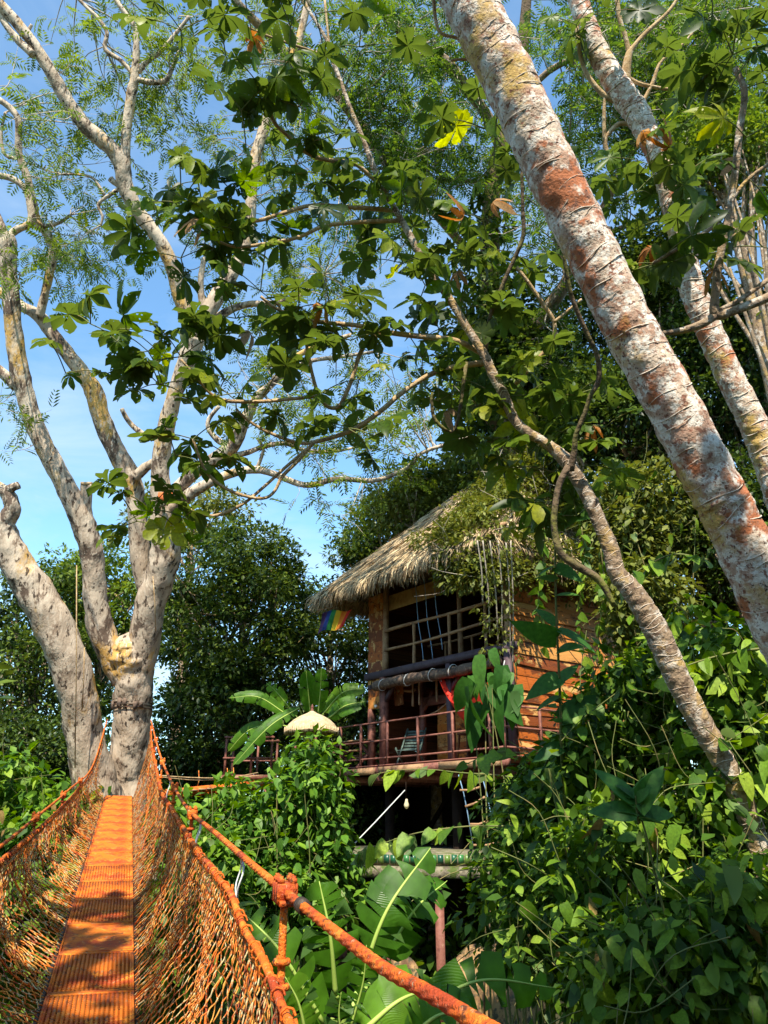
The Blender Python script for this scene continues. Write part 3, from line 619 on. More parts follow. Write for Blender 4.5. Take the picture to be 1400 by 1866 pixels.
def eave_fringe(mbx, A, B, n, lift=0):
    A, B = np.array(A), np.array(B); u = RNG.random(n); al = nrm(B - A); out = np.array([al[1], -al[0], 0]); lump = .07 * np.sin(u * 23) + .06 * np.sin(u * 51 + 1)
    b = A + (B - A) * u[:, None] + out * (RNG.normal(size=(n, 1)) * .05 - .06) + np.array([0, 0, 1.0]) * (.02 + .14 * RNG.random(n))[:, None]
    L = .30 + .32 * RNG.random(n) + lump; d = nrm(out * (.28 + .25 * RNG.normal(size=(n, 1))) + al * RNG.normal(size=(n, 1)) * .22 + np.array([0, 0, -.8])); d0 = nrm(d + out * .55)
    w = .009 + .011 * RNG.random(n); side = nrm(al + out * RNG.normal(size=(n, 1)) * .6)
    mid = b + d0 * (L * .45)[:, None]; tip = mid + d * (L * .6)[:, None]
    V = np.stack([b - side * w[:, None], b + side * w[:, None], mid + side * w[:, None], mid - side * w[:, None], tip], 1).reshape(-1, 3); o = (np.arange(n) * 5)[:, None]
    mbx.add(V, o + np.array([[0, 1, 2, 3]]), o + np.array([[3, 2, 4]]))
eave_fringe(m, c0, c1, 6500); eave_fringe(m, c1, c2, 4500); eave_fringe(m, c3, c0, 3500); eave_fringe(m, c2, c3, 1500)
hp('thatch', m, M_straw, roof, kind='stuff')
for y0 in (-.75, 0.15): m = MB(); m.bar((-5.7, y0, EZ - .02 + (y0 + 1.05) * .9), (.7, y0, EZ - .02 + (y0 + 1.05) * .9), .09, .09); hp('roof_purlin', m, M_log)
m = MB()   # the numeral on the front boards
m.box((-5.0, -.026, 2.235), (.10, .012, .022)); m.bar((-4.955, -.026, 2.23), (-5.0, -.026, 2.03), .012, .024); hp('numeral', m, M_dark)
for x, zq in ((-4.75, 1.52), (-4.55, 1.2)): m = MB(); a = np.linspace(0, math.pi, 7); m.tube(np.stack([x + 0 * a, -.06 + 0 * a, zq - .045 * np.cos(a)], 1), np.maximum(.045 * np.sin(a), .004), 10); hp('lamp_globe', m, flat_mat('white_globe', (.8, .8, .76), .3), smooth=True)

# --- things in and on the house
def hthing(name, label, cat, x, y, z, rz=0, group=None): return thing(name, label, cat, HW(x, y, z), RAD(-51.33) + rz, group)
fl = hthing('flag', 'small rainbow striped flag hanging under the thatch eave', 'flag', -5.35, -1.05, 4.02, RAD(42))
STR = [('purple', (.045, .015, .07)), ('blue', (.012, .035, .16)), ('green', (.02, .20, .05)), ('yellow', (.75, .55, .03)), ('orange', (.78, .22, .02)), ('red', (.62, .03, .02))]
for q, (nm, c) in enumerate(STR):
    m = MB(); n = 9
    V = []
    for jx in range(4):
        for jz in range(n):
            fx = (q + jx / 3) / 6; fz = jz / (n - 1); V.append([-.42 + .80 * fx * (1 - .12 * fz) + .10 * (1 - fz) * 0 + .12 * (1 - fz), .05 * math.sin(fx * 9 + fz * 3), .0 - .48 * fz - .10 * (1 - fx) * fz + .05 * math.sin(fx * 6) + .10 * (fx - .5)])
    kk = (np.arange(3)[:, None] * n + np.arange(n - 1)[None]).ravel(); m.add(V, np.stack([kk, kk + 1, kk + n + 1, kk + n], 1)); o = obj('stripe', m, flat_mat('flag_' + nm, c), fl, 'local', True, label=nm + ' stripe of the flag')
m = MB(); m.tube([[-.45, 0, .03], [.0, 0, .10], [.55, 0, .22]], .012, 6); obj('flag_line', m, M_log, fl, 'local')
ham = hthing('hammock', 'red cloth hammock slung on the lower deck behind large leaves', 'hammock', -1.15, -.15, 1.05)
m = MB(); nu, nv = 22, 9; V = []
for a in range(nu):
    u = a / (nu - 1)
    for b in range(nv): v = b / (nv - 1) - .5; sp = .75 * math.sin(math.pi * min(max(u, .03), .97)) ** .6; V.append([-1.0 + 2.0 * u, v * sp * .9, .75 - 1.05 * math.sin(math.pi * u) + abs(v) * sp * 1.0])
kk = (np.arange(nu - 1)[:, None] * nv + np.arange(nv - 1)[None]).ravel(); m.add(V, np.stack([kk, kk + 1, kk + nv + 1, kk + nv], 1)); obj('hammock_cloth', m, M_red, ham, 'local', True)
for sx in (-1, 1):
    m = MB(); m.tube([[sx * .98, 0, .76], [sx * 1.05, 0, .95]], .012, 6); obj('hammock_rope', m, M_whitecord, ham, 'local')
ch = hthing('folding_chair', 'faded green slatted folding chair on the lower deck', 'chair', -3.75, .25, 0, .5)
for q in range(7): m = MB(); m.box((0, .18 + q * .045, .42 + q * .075), (.5, .02, .055), Matrix.Rotation(RAD(-32), 3, 'X')); obj('slat', m, M_greenchair, ch, 'local')
for q in range(5): m = MB(); m.box((0, -.25 + q * .085, .36 + .01 * q), (.48, .065, .018)); obj('slat', m, M_greenchair, ch, 'local')
for sx in (-.25, .25):
    m = MB(); m.bar((sx, -.3, 0), (sx, .5, .95), .03, .045); obj('leg', m, M_greenchair, ch, 'local'); m = MB(); m.bar((sx * 1.12, .35, 0), (sx * 1.12, -.28, .42), .03, .045); obj('leg', m, M_greenchair, ch, 'local')
stl = hthing('stool', 'dark tall wooden stool on the lower deck beside the purple post', 'stool', -2.25, .75, 0)
m = MB(); m.box((0, 0, .68), (.34, .34, .04)); obj('seat', m, M_dplank, stl, 'local')
for sx in (-1, 1):
    for sy in (-1, 1): m = MB(); m.bar((sx * .19, sy * .19, 0), (sx * .13, sy * .13, .66), .04, .04); obj('leg', m, M_dplank, stl, 'local')
m = MB(); m.box((0, -.165, .25), (.3, .025, .03)); obj('stretcher', m, M_dplank, stl, 'local')
tb = hthing('picnic_table', 'wooden trestle table with crossed legs at the open end of the deck', 'table', -5.8, .1, 0)
for q in range(5): m = MB(); m.box((0, -.3 + q * .15, .70), (1.5, .135, .035)); obj('table_board', m, M_log, tb, 'local')
for sx in (-.55, .55):
    for sg in (-1, 1): m = MB(); m.bar((sx + sg * .02, -sg * .42, 0), (sx + sg * .02, sg * .3, .68), .07, .045); obj('leg', m, M_redtimber, tb, 'local')
for sg in (-1, 1): m = MB(); m.box((0, sg * .55, .42), (1.5, .2, .035)); obj('bench_board', m, M_log, tb, 'local')
m = MB(); m.bar((-.5, 0, .3), (.5, 0, .3), .06, .05); obj('stretcher', m, M_redtimber, tb, 'local')
rp = hthing('swing_ropes', 'pale swing ropes hanging from the rafters of the upper balcony', 'rope', -3.0, .15, 2.5)
for q, (x, zb) in enumerate(((-.15, -.05), (.2, -.15), (.55, .1))): k = np.linspace(0, 1, 12); m = MB(); m.tube(np.stack([x + .22 * k + .02 * np.sin(k * 9), -.22 * (1 - k * .3) + 0 * k, 2.1 * (1 - k) + zb * k], 1), .011, 5); obj('rope', m, M_bluecord, rp, 'local', True)
m = MB(); m.tube([[.07, -.16, -.05], [.42, -.16, -.15]], .022, 6); obj('swing_bar', m, M_log, rp, 'local')
# rope ladder under the deck edge
lb = P(850, 1425, 15.6); ld = thing('rope_ladder', 'rope ladder with blue cords and driftwood rungs under the deck', 'ladder', P(868, 1545, 15.4))
for q, off in enumerate((0, 42)):
    m = MB(); m.tube([P(836 + off, 1412, 15.6), P(845 + off, 1445, 15.6), P(852 + off, 1480, 15.5), P(862 + off, 1540, 15.4)], .011, 5); obj('cord', m, M_bluecord, ld, smooth=True)
for q, (a, b) in enumerate((((838, 1440), (876, 1434)), ((848, 1470), (884, 1452)), ((855, 1502), (890, 1496)), ((862, 1540), (912, 1534)))): m = MB(); m.tube([P(*a, 15.5), P((a[0] + b[0]) / 2, (a[1] + b[1]) / 2 + 3, 15.5), P(*b, 15.5)], .022, 7, lump=.15, seed=q); obj('rung', m, M_log, ld, smooth=True)
bulb = thing('hanging_bulb', 'bare light bulb on a cord below the deck', 'light bulb', P(741, 1475, 16.2))
m = MB(); m.tube([P(740, 1425, 16.2), P(740, 1455, 16.2)], .008, 5); obj('cord', m, M_dark, bulb)
m = MB(); a = P(741, 1456, 16.2); b = P(741, 1474, 16.2); k = np.linspace(0, 1, 8)[:, None]; m.tube(a + (b - a) * k, [.02, .028, .035, .045, .055, .055, .04, .01], 10); obj('bulb', m, M_bulb, bulb, smooth=True)
gw = MB(); gw.tube([P(738, 1440, 15.9), P(685, 1497, 15.2), P(628, 1556, 14.5)], .011, 6); tag(obj('guy_rope', gw, M_whitecord), 'thin pale guy rope stretched diagonally below the deck', 'rope')

# tiled terrace ledge under the house
tc = P(800, 1560, 14.6); terr = thing('tiled_terrace', 'curved terrace edge with green glazed tiles and pale stone rim below the house', 'terrace', (tc[0], tc[1] + 2.6, tc[2] - 1.0))
tx, ty, tz = tc[0], tc[1] + 2.6, tc[2]; Rr = 2.7; tm = MB().box((0, 0, 0), (.105, .03, .15)).mesh('tile'); tm.materials.append(M_green_t)
for q in range(44):
    a = RAD(-150 + q * 2.75); obj('tile', tm, None, terr, Matrix.Translation(Vector((math.cos(a) * (Rr + .01), math.sin(a) * (Rr + .01), 1.0 - .05 + random.uniform(-.006, .006)))) @ Matrix.Rotation(a + math.pi / 2 + random.uniform(-.02, .02), 4, 'Z'))
a = np.linspace(0, 2 * math.pi, 49)[:-1]
def disc(r, z0, z1):
    m = MB(); n = len(a); V = np.concatenate([np.stack([np.cos(a) * r, np.sin(a) * r, 0 * a + z0], 1), np.stack([np.cos(a) * r, np.sin(a) * r, 0 * a + z1], 1), [[0, 0, z0], [0, 0, z1]]]); i = np.arange(n); j = (i + 1) % n
    return m.add(V, np.stack([i, j, n + j, n + i], 1), np.stack([i * 0 + 2 * n + 1, n + i, n + j], 1), np.stack([i * 0 + 2 * n, j, i], 1))
obj('slab', disc(Rr - .02, .83, 1.04), M_stone, terr, 'local'); obj('stone_rim', disc(Rr + .10, .62, .826), M_stone, terr, 'local')
for q in range(5):
    an = RAD(-140 + q * 25); m = MB(); x, y = math.cos(an) * 2.4, math.sin(an) * 2.4; gzz = float(ground_z(tx + x, ty + y)) - (tz - 1.0); m.box((x, y, (.62 + gzz - .2) / 2), (.16, .16, .62 - gzz + .2)); obj('post', m, M_redtimber, terr, 'local')
RL = ['ochre boulder right of the terrace post below the tiled rim', 'small ochre rock close under the tiled rim', 'ochre rock at the foot of the red brown terrace post', 'tan rock behind the upright banana leaves', 'tan rock between banana leaves and terrace post', 'ochre rock above the long dark banana leaf', 'ochre rock under the shaded vine curtain']
for q, (px, py, t, s) in enumerate(((880, 1745, 12.6, .42), (905, 1700, 13.2, .3), (845, 1770, 12.2, .35), (700, 1790, 11.5, .35), (740, 1765, 11.9, .3), (925, 1790, 11.6, .4), (960, 1830, 11, .4))):
    c = P(px, py, t); s *= .62
    th = np.linspace(0, math.pi, 8); ph = np.linspace(0, 2 * math.pi, 11)[:-1]; V = []
    for A in th:
        for B in ph: r = s * (1 + .22 * math.sin(3 * B + q) * math.sin(A) + .18 * math.cos(2 * A + q * 2 + B)); V.append([c[0] + r * math.sin(A) * math.cos(B) * 1.2, c[1] + r * math.sin(A) * math.sin(B), c[2] + r * math.cos(A) * .9])
    k = (np.arange(7)[:, None] * 10); j = np.arange(10)[None]; m = MB(); m.add(V, np.stack([k + j, k + (j + 1) % 10, k + 10 + (j + 1) % 10, k + 10 + j], -1).reshape(-1, 4))
    g0 = float(ground_z(c[0], c[1])); m.V[0][:, 2] = np.where(m.V[0][:, 2] < c[2], c[2] + (m.V[0][:, 2] - c[2]) * max(1, (c[2] - g0 + .3) / (s * .9)), m.V[0][:, 2])
    tag(obj('boulder', m, M_rock, smooth=True), RL[q], 'rock', 'rocks below the terrace')

# ================================================================== side walkway and viewing platform
A, B = P(288, 1446, 17.2), P(482, 1427, 18.6)
wk = thing('side_walkway', 'short orange edged walkway leaving the bridge end beside the pale tree', 'walkway', (A + B) / 2)
m = MB(); m.bar(A, B, .07, .15); obj('edge_beam', m, M_orange, wk)
off = np.array([.25, .75, 0]); m = MB(); m.bar(A + off, B + off, .07, .15); obj('edge_beam', m, M_orange, wk)
bm = MB().box((0, 0, 0), (.16, .74, .03)).mesh('deck_board'); bm.materials.append(M_log); dv = B - A; az = math.atan2(dv[1], dv[0])
for q in range(13): c = A + dv * ((q + .5) / 13) + off / 2 + np.array([0, 0, .03]) - np.array(wk.location); obj('deck_board', bm, None, wk, Matrix.Translation(Vector(c)) @ Matrix.Rotation(az, 4, 'Z'))
for q, (pa, pb) in enumerate((((288, 1413), (480, 1413)), ((288, 1415), (470, 1408)))): k = np.linspace(0, 1, 8); a, b = P(*pa, 17.2), P(*pb, 18.6); m = MB(); m.tube(a + (b - a) * k[:, None] - np.outer(np.sin(k * math.pi) * .06 * (q + 1), [0, 0, 1]), .014, 6); obj('hand_rope', m, M_twig, wk, smooth=True)
for fx in (.35, .62, .68): a = A + dv * fx; m = MB(); m.tube([a + (0, 0, .42), a + (.03, 0, .2), a + (-.02, 0, 0)], .01, 5); obj('tie', m, M_net, wk, smooth=True)
pf = thing('viewing_platform', 'small railed platform behind the banana leaves near the parasol', 'platform', P(455, 1425, 19.5))
pc = P(455, 1418, 19.5)
m = MB(); m.box(pc, (1.3, 1.2, .1)); obj('deck', m, M_redtimber, pf)
for x in (-.55, .1, .6): 
    for y in (-.5, .5): m = MB(); m.box(pc + (x, y, .5), (.05, .05, .98)); obj('rail_post', m, M_redtimber, pf)
for zz in (.45, .95):
    for y in (-.5, .5): m = MB(); m.bar(pc + (-.6, y - .04, zz), pc + (.66, y - .04, zz), .03, .04); obj('rail', m, M_redtimber, pf)
for x, y in ((-.5, -.45), (.5, -.45), (-.5, .45), (.5, .45)):
    gz_ = float(ground_z(pc[0] + x, pc[1] + y)); m = MB(); m.bar((pc[0] + x, pc[1] + y, gz_ - .2), (pc[0] + x, pc[1] + y, pc[2] - .05), .1, .1); obj('stilt', m, M_redtimber, pf)

# ================================================================== parasol
pt = P(568, 1328, 14.6); gz_ = float(ground_z(pt[0], pt[1]))
par = thing('parasol', 'domed straw parasol with fringed rim above the leafy mound', 'parasol', (pt[0], pt[1], gz_))
m = MB(); m.tube([[pt[0], pt[1], gz_ - .2], [pt[0], pt[1], pt[2] + .2]], .03, 8); obj('pole', m, M_log, par)
prof = [(.0, .36), (.03, .33), (.10, .285), (.22, .235), (.34, .165), (.43, .085), (.50, -.01), (.515, -.06)]
m = MB(); n = 40; a = np.arange(n) * 2 * math.pi / n; V = []
for r, z in prof: V.append(np.stack([pt[0] + r * np.cos(a), pt[1] + r * np.sin(a), pt[2] + z + .012 * np.cos(8 * a) * r * 2], 1))
V = np.concatenate(V); i = (np.arange(len(prof) - 1)[:, None] * n); j = np.arange(n)[None]
m.add(V, np.stack([i + j, i + (j + 1) % n, i + n + (j + 1) % n, i + n + j], -1).reshape(-1, 4)); obj('canopy', m, M_cap, par, smooth=True)
m = MB()
for q in range(360): A_ = RNG.random() * 6.283; r = .50 + .015 * RNG.random(); z0 = pt[2] - .0; m.box((pt[0] + r * math.cos(A_), pt[1] + r * math.sin(A_), z0 - .045), (.006, .006, .09 + .05 * RNG.random()))
obj('fringe', m, M_straw, par, kind='stuff')
m = MB(); k = np.linspace(0, 1, 8); m.tube(np.stack([0 * k + pt[0], 0 * k + pt[1], pt[2] + .33 + .13 * k], 1), [.03, .035, .02, .028, .032, .02, .012, .004], 10); obj('finial', m, M_redtimber, par, smooth=True)
for q in range(8):
    A_ = q * math.pi / 4; m = MB(); m.bar((pt[0], pt[1], pt[2] + .22), (pt[0] + .48 * math.cos(A_), pt[1] + .48 * math.sin(A_), pt[2] - .02), .012, .012); obj('rib', m, M_log, par)

# ================================================================== the pale tree the bridge is tied to
LT = 17.6
base = P(232, 1450, LT); gz_ = float(ground_z(base[0], base[1]))
ptree = thing('shade_tree', 'big pale barked tree with pruned limbs and feathery leaves at the bridge end', 'tree', (base[0], base[1], gz_))
trunk = MB(); S = []
dn = np.array([[base[0] + .1, base[1], gz_ - .4, .95], [base[0] + .04, base[1], gz_ + .5, .72], [base[0] + .02, base[1], gz_ + 1.6, .58]])
up = np.array([np.append(P(x, y, LT), w / FPX * LT / 2) for x, y, w in ((234, 1440, 76), (237, 1370, 70), (242, 1290, 68), (243, 1230, 72), (238, 1195, 78), (236, 1172, 62), (236, 1158, 30), (236, 1152, 4))])
Sx = spline(np.concatenate([dn, up]), 10); trunk.tube(Sx[:, :3], Sx[:, 3], 30, lump=.07, seed=1, rough=.011); obj('trunk', trunk, M_bark, ptree, smooth=True)
limbs = MB(); LW = []
def LB(rows, t0=LT, t1=None, k=20, **kw):
    m_ = MB(); s = limb(m_, rows, t0, t1, k=k, per=9, lump=.06, rough=.011, seed=len(LW) * 1.7, **kw); LW.append(s); obj('limb', m_, M_bark, ptree, smooth=True); return s
LB([(226, 1240, 46), (205, 1195, 48), (184, 1145, 47), (174, 1090, 42), (171, 1040, 40), (166, 1000, 42), (152, 955, 42), (129, 905, 37), (106, 860, 35), (82, 815, 34), (62, 770, 33), (48, 725, 32), (39, 690, 34), (31, 648, 32), (24, 590, 30), (20, 540, 30), (15, 490, 30), (14, 445, 32), (8, 428, 30)], LT, LT - .6)
stub = LB([(160, 965, 22), (157, 925, 21), (158, 882, 20)], LT - .15)
LB([(250, 1235, 52), (262, 1186, 54), (272, 1110, 56), (290, 1055, 54), (302, 1010, 54), (298, 960, 48), (296, 915, 40), (292, 870, 34), (296, 820, 32), (306, 765, 30), (322, 710, 28), (340, 660, 34), (354, 615, 40)], LT, LT - .4)
LB([(272, 1090, 30), (258, 1035, 35), (253, 975, 35), (247, 905, 34), (237, 868, 36), (208, 815, 34), (185, 762, 33), (172, 715, 33), (150, 680, 28), (123, 644, 26), (98, 612, 24), (72, 577, 23), (40, 558, 18), (0, 533, 18), (-40, 510, 16)], LT + .3, LT + .2)
LB([(210, 1560, 100), (186, 1470, 86), (167, 1400, 74), (154, 1335, 66), (140, 1255, 68), (120, 1190, 68), (92, 1128, 68), (62, 1075, 64), (36, 1035, 58), (16, 990, 48), (10, 955, 36), (22, 930, 30), (18, 908, 26), (4, 892, 22), (-20, 880, 18)], LT - .6, LT - 1.2)
LB([(6, 900, 17), (20, 890, 16), (34, 884, 14)], LT - 1.2)
LB([(354, 615, 34), (340, 570, 30), (327, 535, 27), (312, 480, 26), (285, 430, 26), (250, 385, 27), (228, 337, 29), (222, 300, 30), (200, 268, 28), (160, 234, 27), (131, 197, 25), (109, 160, 24), (86, 120, 22), (57, 74, 20), (17, 26, 20), (-20, -15, 18)], LT - .4, LT - 1.6)
LB([(229, 300, 18), (230, 245, 17), (240, 170, 18), (246, 138, 15), (248, 60, 10), (232, 30, 9), (212, 0, 9), (200, -30, 8)], LT - .9, LT - .9)
LB([(243, 135, 8), (220, 110, 8), (192, 90, 8), (195, 60, 7), (180, 35, 7), (160, 15, 6), (140, -5, 6)], LT - .9)
LB([(250, 145, 10), (275, 150, 10), (302, 146, 9), (318, 115, 7), (326, 92, 6)], LT - .9); LB([(252, 132, 9), (270, 110, 9), (292, 95, 8), (320, 62, 7), (345, 30, 6)], LT - .9)
LB([(232, 335, 8), (205, 352, 7), (180, 372, 6), (187, 395, 5), (184, 410, 4)], LT - .9); LB([(228, 345, 12), (208, 332, 10), (202, 326, 12)], LT - .9); LB([(190, 355, 6), (170, 325, 5), (140, 318, 4), (108, 318, 3)], LT - .9)
LB([(358, 612, 32), (378, 572, 30), (402, 530, 28), (425, 495, 24), (445, 455, 22), (456, 400, 20), (459, 340, 20), (466, 285, 20), (482, 235, 20), (500, 185, 18), (525, 125, 16), (546, 70, 14), (562, 0, 12), (570, -30, 10)], LT - .4, LT + 1)
LB([(360, 600, 20), (378, 580, 16), (368, 545, 13), (366, 510, 11), (372, 470, 9)], LT); LB([(372, 600, 16), (410, 570, 15), (450, 555, 12), (500, 552, 10), (545, 540, 8), (590, 500, 6)], LT, LT + .8)
LB([(310, 905, 26), (335, 880, 25), (357, 858, 26), (386, 841, 26), (423, 814, 26), (441, 779, 22), (454, 753, 19), (471, 721, 16), (494, 701, 13), (528, 661, 11), (571, 633, 9), (640, 610, 7)], LT - .2, LT - .6)
LB([(470, 730, 9), (510, 690, 9), (560, 660, 8), (620, 650, 7), (690, 640, 5)], LT, LT + .4)
LB([(302, 935, 24), (325, 918, 26), (350, 898, 22), (386, 878, 17), (429, 861, 15), (468, 856, 14), (500, 864, 12), (557, 884, 11), (614, 873, 10), (671, 876, 9), (705, 870, 8), (745, 850, 7), (770, 825, 7), (820, 808, 6), (862, 795, 5)], LT - .2, LT - 1.5)
LB([(415, 832, 10), (450, 825, 10), (480, 814, 9), (520, 808, 9), (560, 822, 8), (610, 822, 6), (650, 815, 4)], LT - .3); LB([(420, 815, 12), (395, 800, 11), (380, 780, 9), (382, 762, 8), (400, 740, 7)], LT - .3); LB([(468, 855, 7), (480, 820, 6), (470, 800, 5)], LT - .3)
LB([(300, 805, 11), (260, 790, 10), (235, 768, 9), (222, 745, 8)], LT); LB([(246, 870, 20), (268, 850, 17), (290, 838, 14)], LT)
LB([(30, 705, 20), (14, 688, 20), (-15, 665, 18), (-50, 640, 15)], LT - .3)
LB([(72, 577, 16), (80, 545, 15), (88, 510, 15), (97, 465, 16), (97, 445, 17), (83, 423, 15), (68, 402, 15), (61, 371, 14), (50, 323, 13), (35, 280, 13), (34, 223, 12), (22, 200, 11), (0, 183, 11), (-30, 170, 9)], LT, LT - .5)
LB([(14, 432, 14), (32, 418, 13), (57, 405, 14), (55, 372, 13), (47, 345, 12), (25, 327, 11), (0, 320, 11), (-25, 315, 9)], LT - .5); LB([(66, 402, 8), (85, 412, 7), (112, 404, 6), (128, 392, 5)], LT - .3)
LB([(10, 440, 18), (2, 410, 14), (-8, 385, 12)], LT - .5); LB([(34, 290, 6), (8, 280, 6), (3, 240, 5), (10, 205, 5)], LT - .3)
LB([(58, 74, 10), (50, 62, 8), (58, 45, 5)], LT - 1.4); LB([(60, 100, 14), (30, 70, 13), (8, 40, 12), (-15, 0, 10)], LT - 1.5)
m = MB(); a, b = P(158, 884, LT - .15), P(158, 878.5, LT - .15); m.tube([a, b], .13, 14); obj('cut_face', m, M_heart, ptree)
ew = P(241, 1285, LT); m = MB(); aa = np.linspace(0, 2 * math.pi, 25)
for zz in (-.09, -.03, .03, .09): m.tube(np.stack([ew[0] + .455 * np.cos(aa), ew[1] + .455 * np.sin(aa), 0 * aa + ew[2] + zz], 1), .012, 5, cap=False)
strap = obj('steel_strap', m, M_dsteel, ptree, smooth=True)
for q in range(5): an = RAD(-140 + q * 23 + (q % 2) * 7); m = MB(); m.box((ew[0] + .46 * math.cos(an), ew[1] + .46 * math.sin(an), ew[2] + .03 * (q % 3 - 1)), (.09, .04, .17 + .04 * (q % 2)), Matrix.Rotation(an + math.pi / 2, 3, 'Z')); obj('wood_block', m, M_wblock, strap)
m = MB(); m.box(P(302, 906, LT - .65), (.32, .1, .2)); obj('sawn_scar', m, flat_mat('red_sawn_wood', (.5, .12, .03)), ptree)
for q, (x0, y0, x1, y1, t) in enumerate(((140, 1030, 137, 1400, LT - 1.6), (154, 1180, 150, 1290, LT - 1.4), (279, 1050, 284, 1150, LT - .7))): m = MB(); m.tube([P(x0, y0, t), P((x0 + x1) / 2 + 1, (y0 + y1) / 2, t), P(x1, y1, t)], .012, 5); obj('hanging_cord', m, M_twig, ptree)

# feathery foliage: branchlets leave the nearest limb, carry drooping pinnate leaves
def feathery(parent, zones, anchors, matL, matT, size=.42, per=4, tw=.010, dens=.58):
    tw_mb = MB(); lf = MB(); AN = np.concatenate(anchors)[:, :3]
    P0 = []; D0 = []
    for (px, py, rx, ry, t0, t1, n) in zones:
        for _ in range(max(3, int(n * dens))):
            while True:
                a, b = RNG.uniform(-1, 1, 2)
                if a * a + b * b < 1: break
            c = P(px + a * rx, py + b * ry, RNG.uniform(t0, t1)); near = AN[np.argmin(((AN - c) ** 2).sum(1))]
            v = c - near; L = np.linalg.norm(v)
            if L > 4.5: near = c - v / L * 4.5; v = c - near; L = 4.5
            mid = near + v * .5 + rdir(1)[0] * L * .16; k = spline(np.stack([near, mid, c]), 4)
            if L > .3: tw_mb.tube(k, np.linspace(tw * (1 + L * .35), tw * .5, len(k)), 4, cap=False)
            for q in range(3):
                d = nrm(v / max(L, .01) * .6 + rdir(1)[0]); s0 = k[-1 - q * 2] if L > .3 else c; e = s0 + d * RNG.uniform(.35, .8); mm = (s0 + e) / 2 + rdir(1)[0] * .08
                tw_mb.tube([s0, mm, e], [tw * .55, tw * .4, tw * .25], 3, cap=False)
                kk = np.linspace(.2, 1, per)[:, None]; P0.append(s0 + (e - s0) * kk); D0.append(nrm(d * .5 + rdir(per) * 1.0 + np.array([0, 0, -.35])))
    P0 = np.concatenate(P0); D0 = np.concatenate(D0); n = len(P0)
    lf.inst(T_FE, P0, frames(D0, nrm(np.array([0, 0, 1.0]) + rdir(n) * .5)), size * RNG.uniform(.6, 1.25, n))
    obj('twigs', tw_mb, matT, parent, kind='stuff'); obj('foliage', lf, matL, parent, kind='stuff')
feathery(ptree, [(70, 120, 90, 90, 16, 20, 12), (60, 250, 80, 70, 15, 18, 18), (90, 330, 50, 60, 16, 19, 10), (130, 400, 60, 60, 16, 19, 12), (110, 490, 70, 60, 16, 20, 24), (20, 760, 40, 70, 16, 18, 9), (20, 480, 30, 60, 15, 17, 6),
                 (240, 90, 110, 90, 16, 20, 34), (200, 210, 70, 60, 17, 20, 16), (340, 190, 110, 100, 17, 21, 34), (160, 290, 60, 60, 17, 20, 12), (330, 290, 80, 60, 17, 20, 16), (230, 440, 100, 80, 17, 20, 24), (420, 60, 110, 80, 17, 22, 34),
                 (540, 330, 110, 120, 17, 22, 44), (600, 500, 120, 90, 17, 21, 40), (520, 590, 110, 70, 17, 20, 22), (440, 650, 90, 60, 17, 20, 14), (610, 700, 110, 60, 16, 19, 26), (540, 780, 110, 50, 16, 18, 26), (660, 830, 120, 50, 15, 18, 24), (740, 720, 70, 90, 15, 18, 24), (600, 920, 70, 40, 15, 17, 8), (380, 500, 60, 60, 18, 21, 10)],
         LW, M_feather, M_pale_twig, .36)

# ================================================================== tall mossy tree behind the house, with feathery crown over the whole upper picture
MT = 23.0
b0 = P(925, 900, MT); gz_ = float(ground_z(b0[0], b0[1]))
mtree = thing('mossy_tree', 'tall mossy trunked tree rising behind the thatched roof', 'tree', (b0[0], b0[1], gz_))
tr = MB(); MW = []
q0 = np.array([[b0[0], b0[1], gz_ - .3, .62], [b0[0], b0[1], gz_ + 2, .5], [*b0, .42]]); q1 = np.array([np.append(P(x, y, MT), w / FPX * MT / 2) for x, y, w in ((920, 840, 44), (908, 760, 40), (902, 680, 36), (898, 600, 34), (893, 510, 36), (893, 420, 33), (898, 340, 33), (912, 275, 30), (935, 210, 26), (950, 120, 22), (960, 0, 18), (965, -60, 14))])
Sx = spline(np.concatenate([q0, q1]), 5); tr.tube(Sx[:, :3], Sx[:, 3], 14, lump=.1, seed=3); MW.append(Sx[20:]); obj('trunk', tr, M_moss, mtree, smooth=True)
lm = MB()
for rows, t0, t1 in (([(905, 720, 26), (935, 660, 26), (965, 612, 27), (1000, 562, 26), (1035, 510, 24), (1060, 460, 20), (1100, 380, 16), (1140, 300, 12), (1200, 200, 9)], MT, MT - 2),
                     ([(912, 270, 20), (891, 217, 20), (857, 169, 22), (811, 114, 22), (760, 83, 20), (723, 49, 19), (694, 17, 18), (670, -20, 16)], MT, MT - 3),
                     ([(893, 500, 16), (850, 455, 16), (790, 385, 16), (735, 330, 17), (700, 291, 18), (671, 249, 18), (631, 194, 18), (586, 143, 16), (534, 109, 16), (483, 57, 16), (437, 9, 14), (420, -20, 12)], MT, MT - 4),
                     ([(900, 330, 9), (860, 330, 8), (800, 330, 8), (770, 345, 7)], MT, MT - 1), ([(1000, 560, 9), (1030, 500, 8), (1010, 420, 7), (1030, 330, 6)], MT - 1, MT - 1),
                     ([(940, 200, 12), (1000, 130, 11), (1090, 90, 9), (1180, 60, 8), (1280, 30, 7)], MT, MT - 3), ([(930, 220, 10), (860, 90, 9), (820, 20, 8)], MT, MT - 1), ([(1040, 480, 10), (1120, 420, 9), (1220, 390, 8), (1330, 330, 7)], MT - 1, MT - 3)):
    lm = MB(); MW.append(limb(lm, rows, t0, t1, k=10, lump=.08)); obj('limb', lm, M_bark2, mtree, smooth=True)
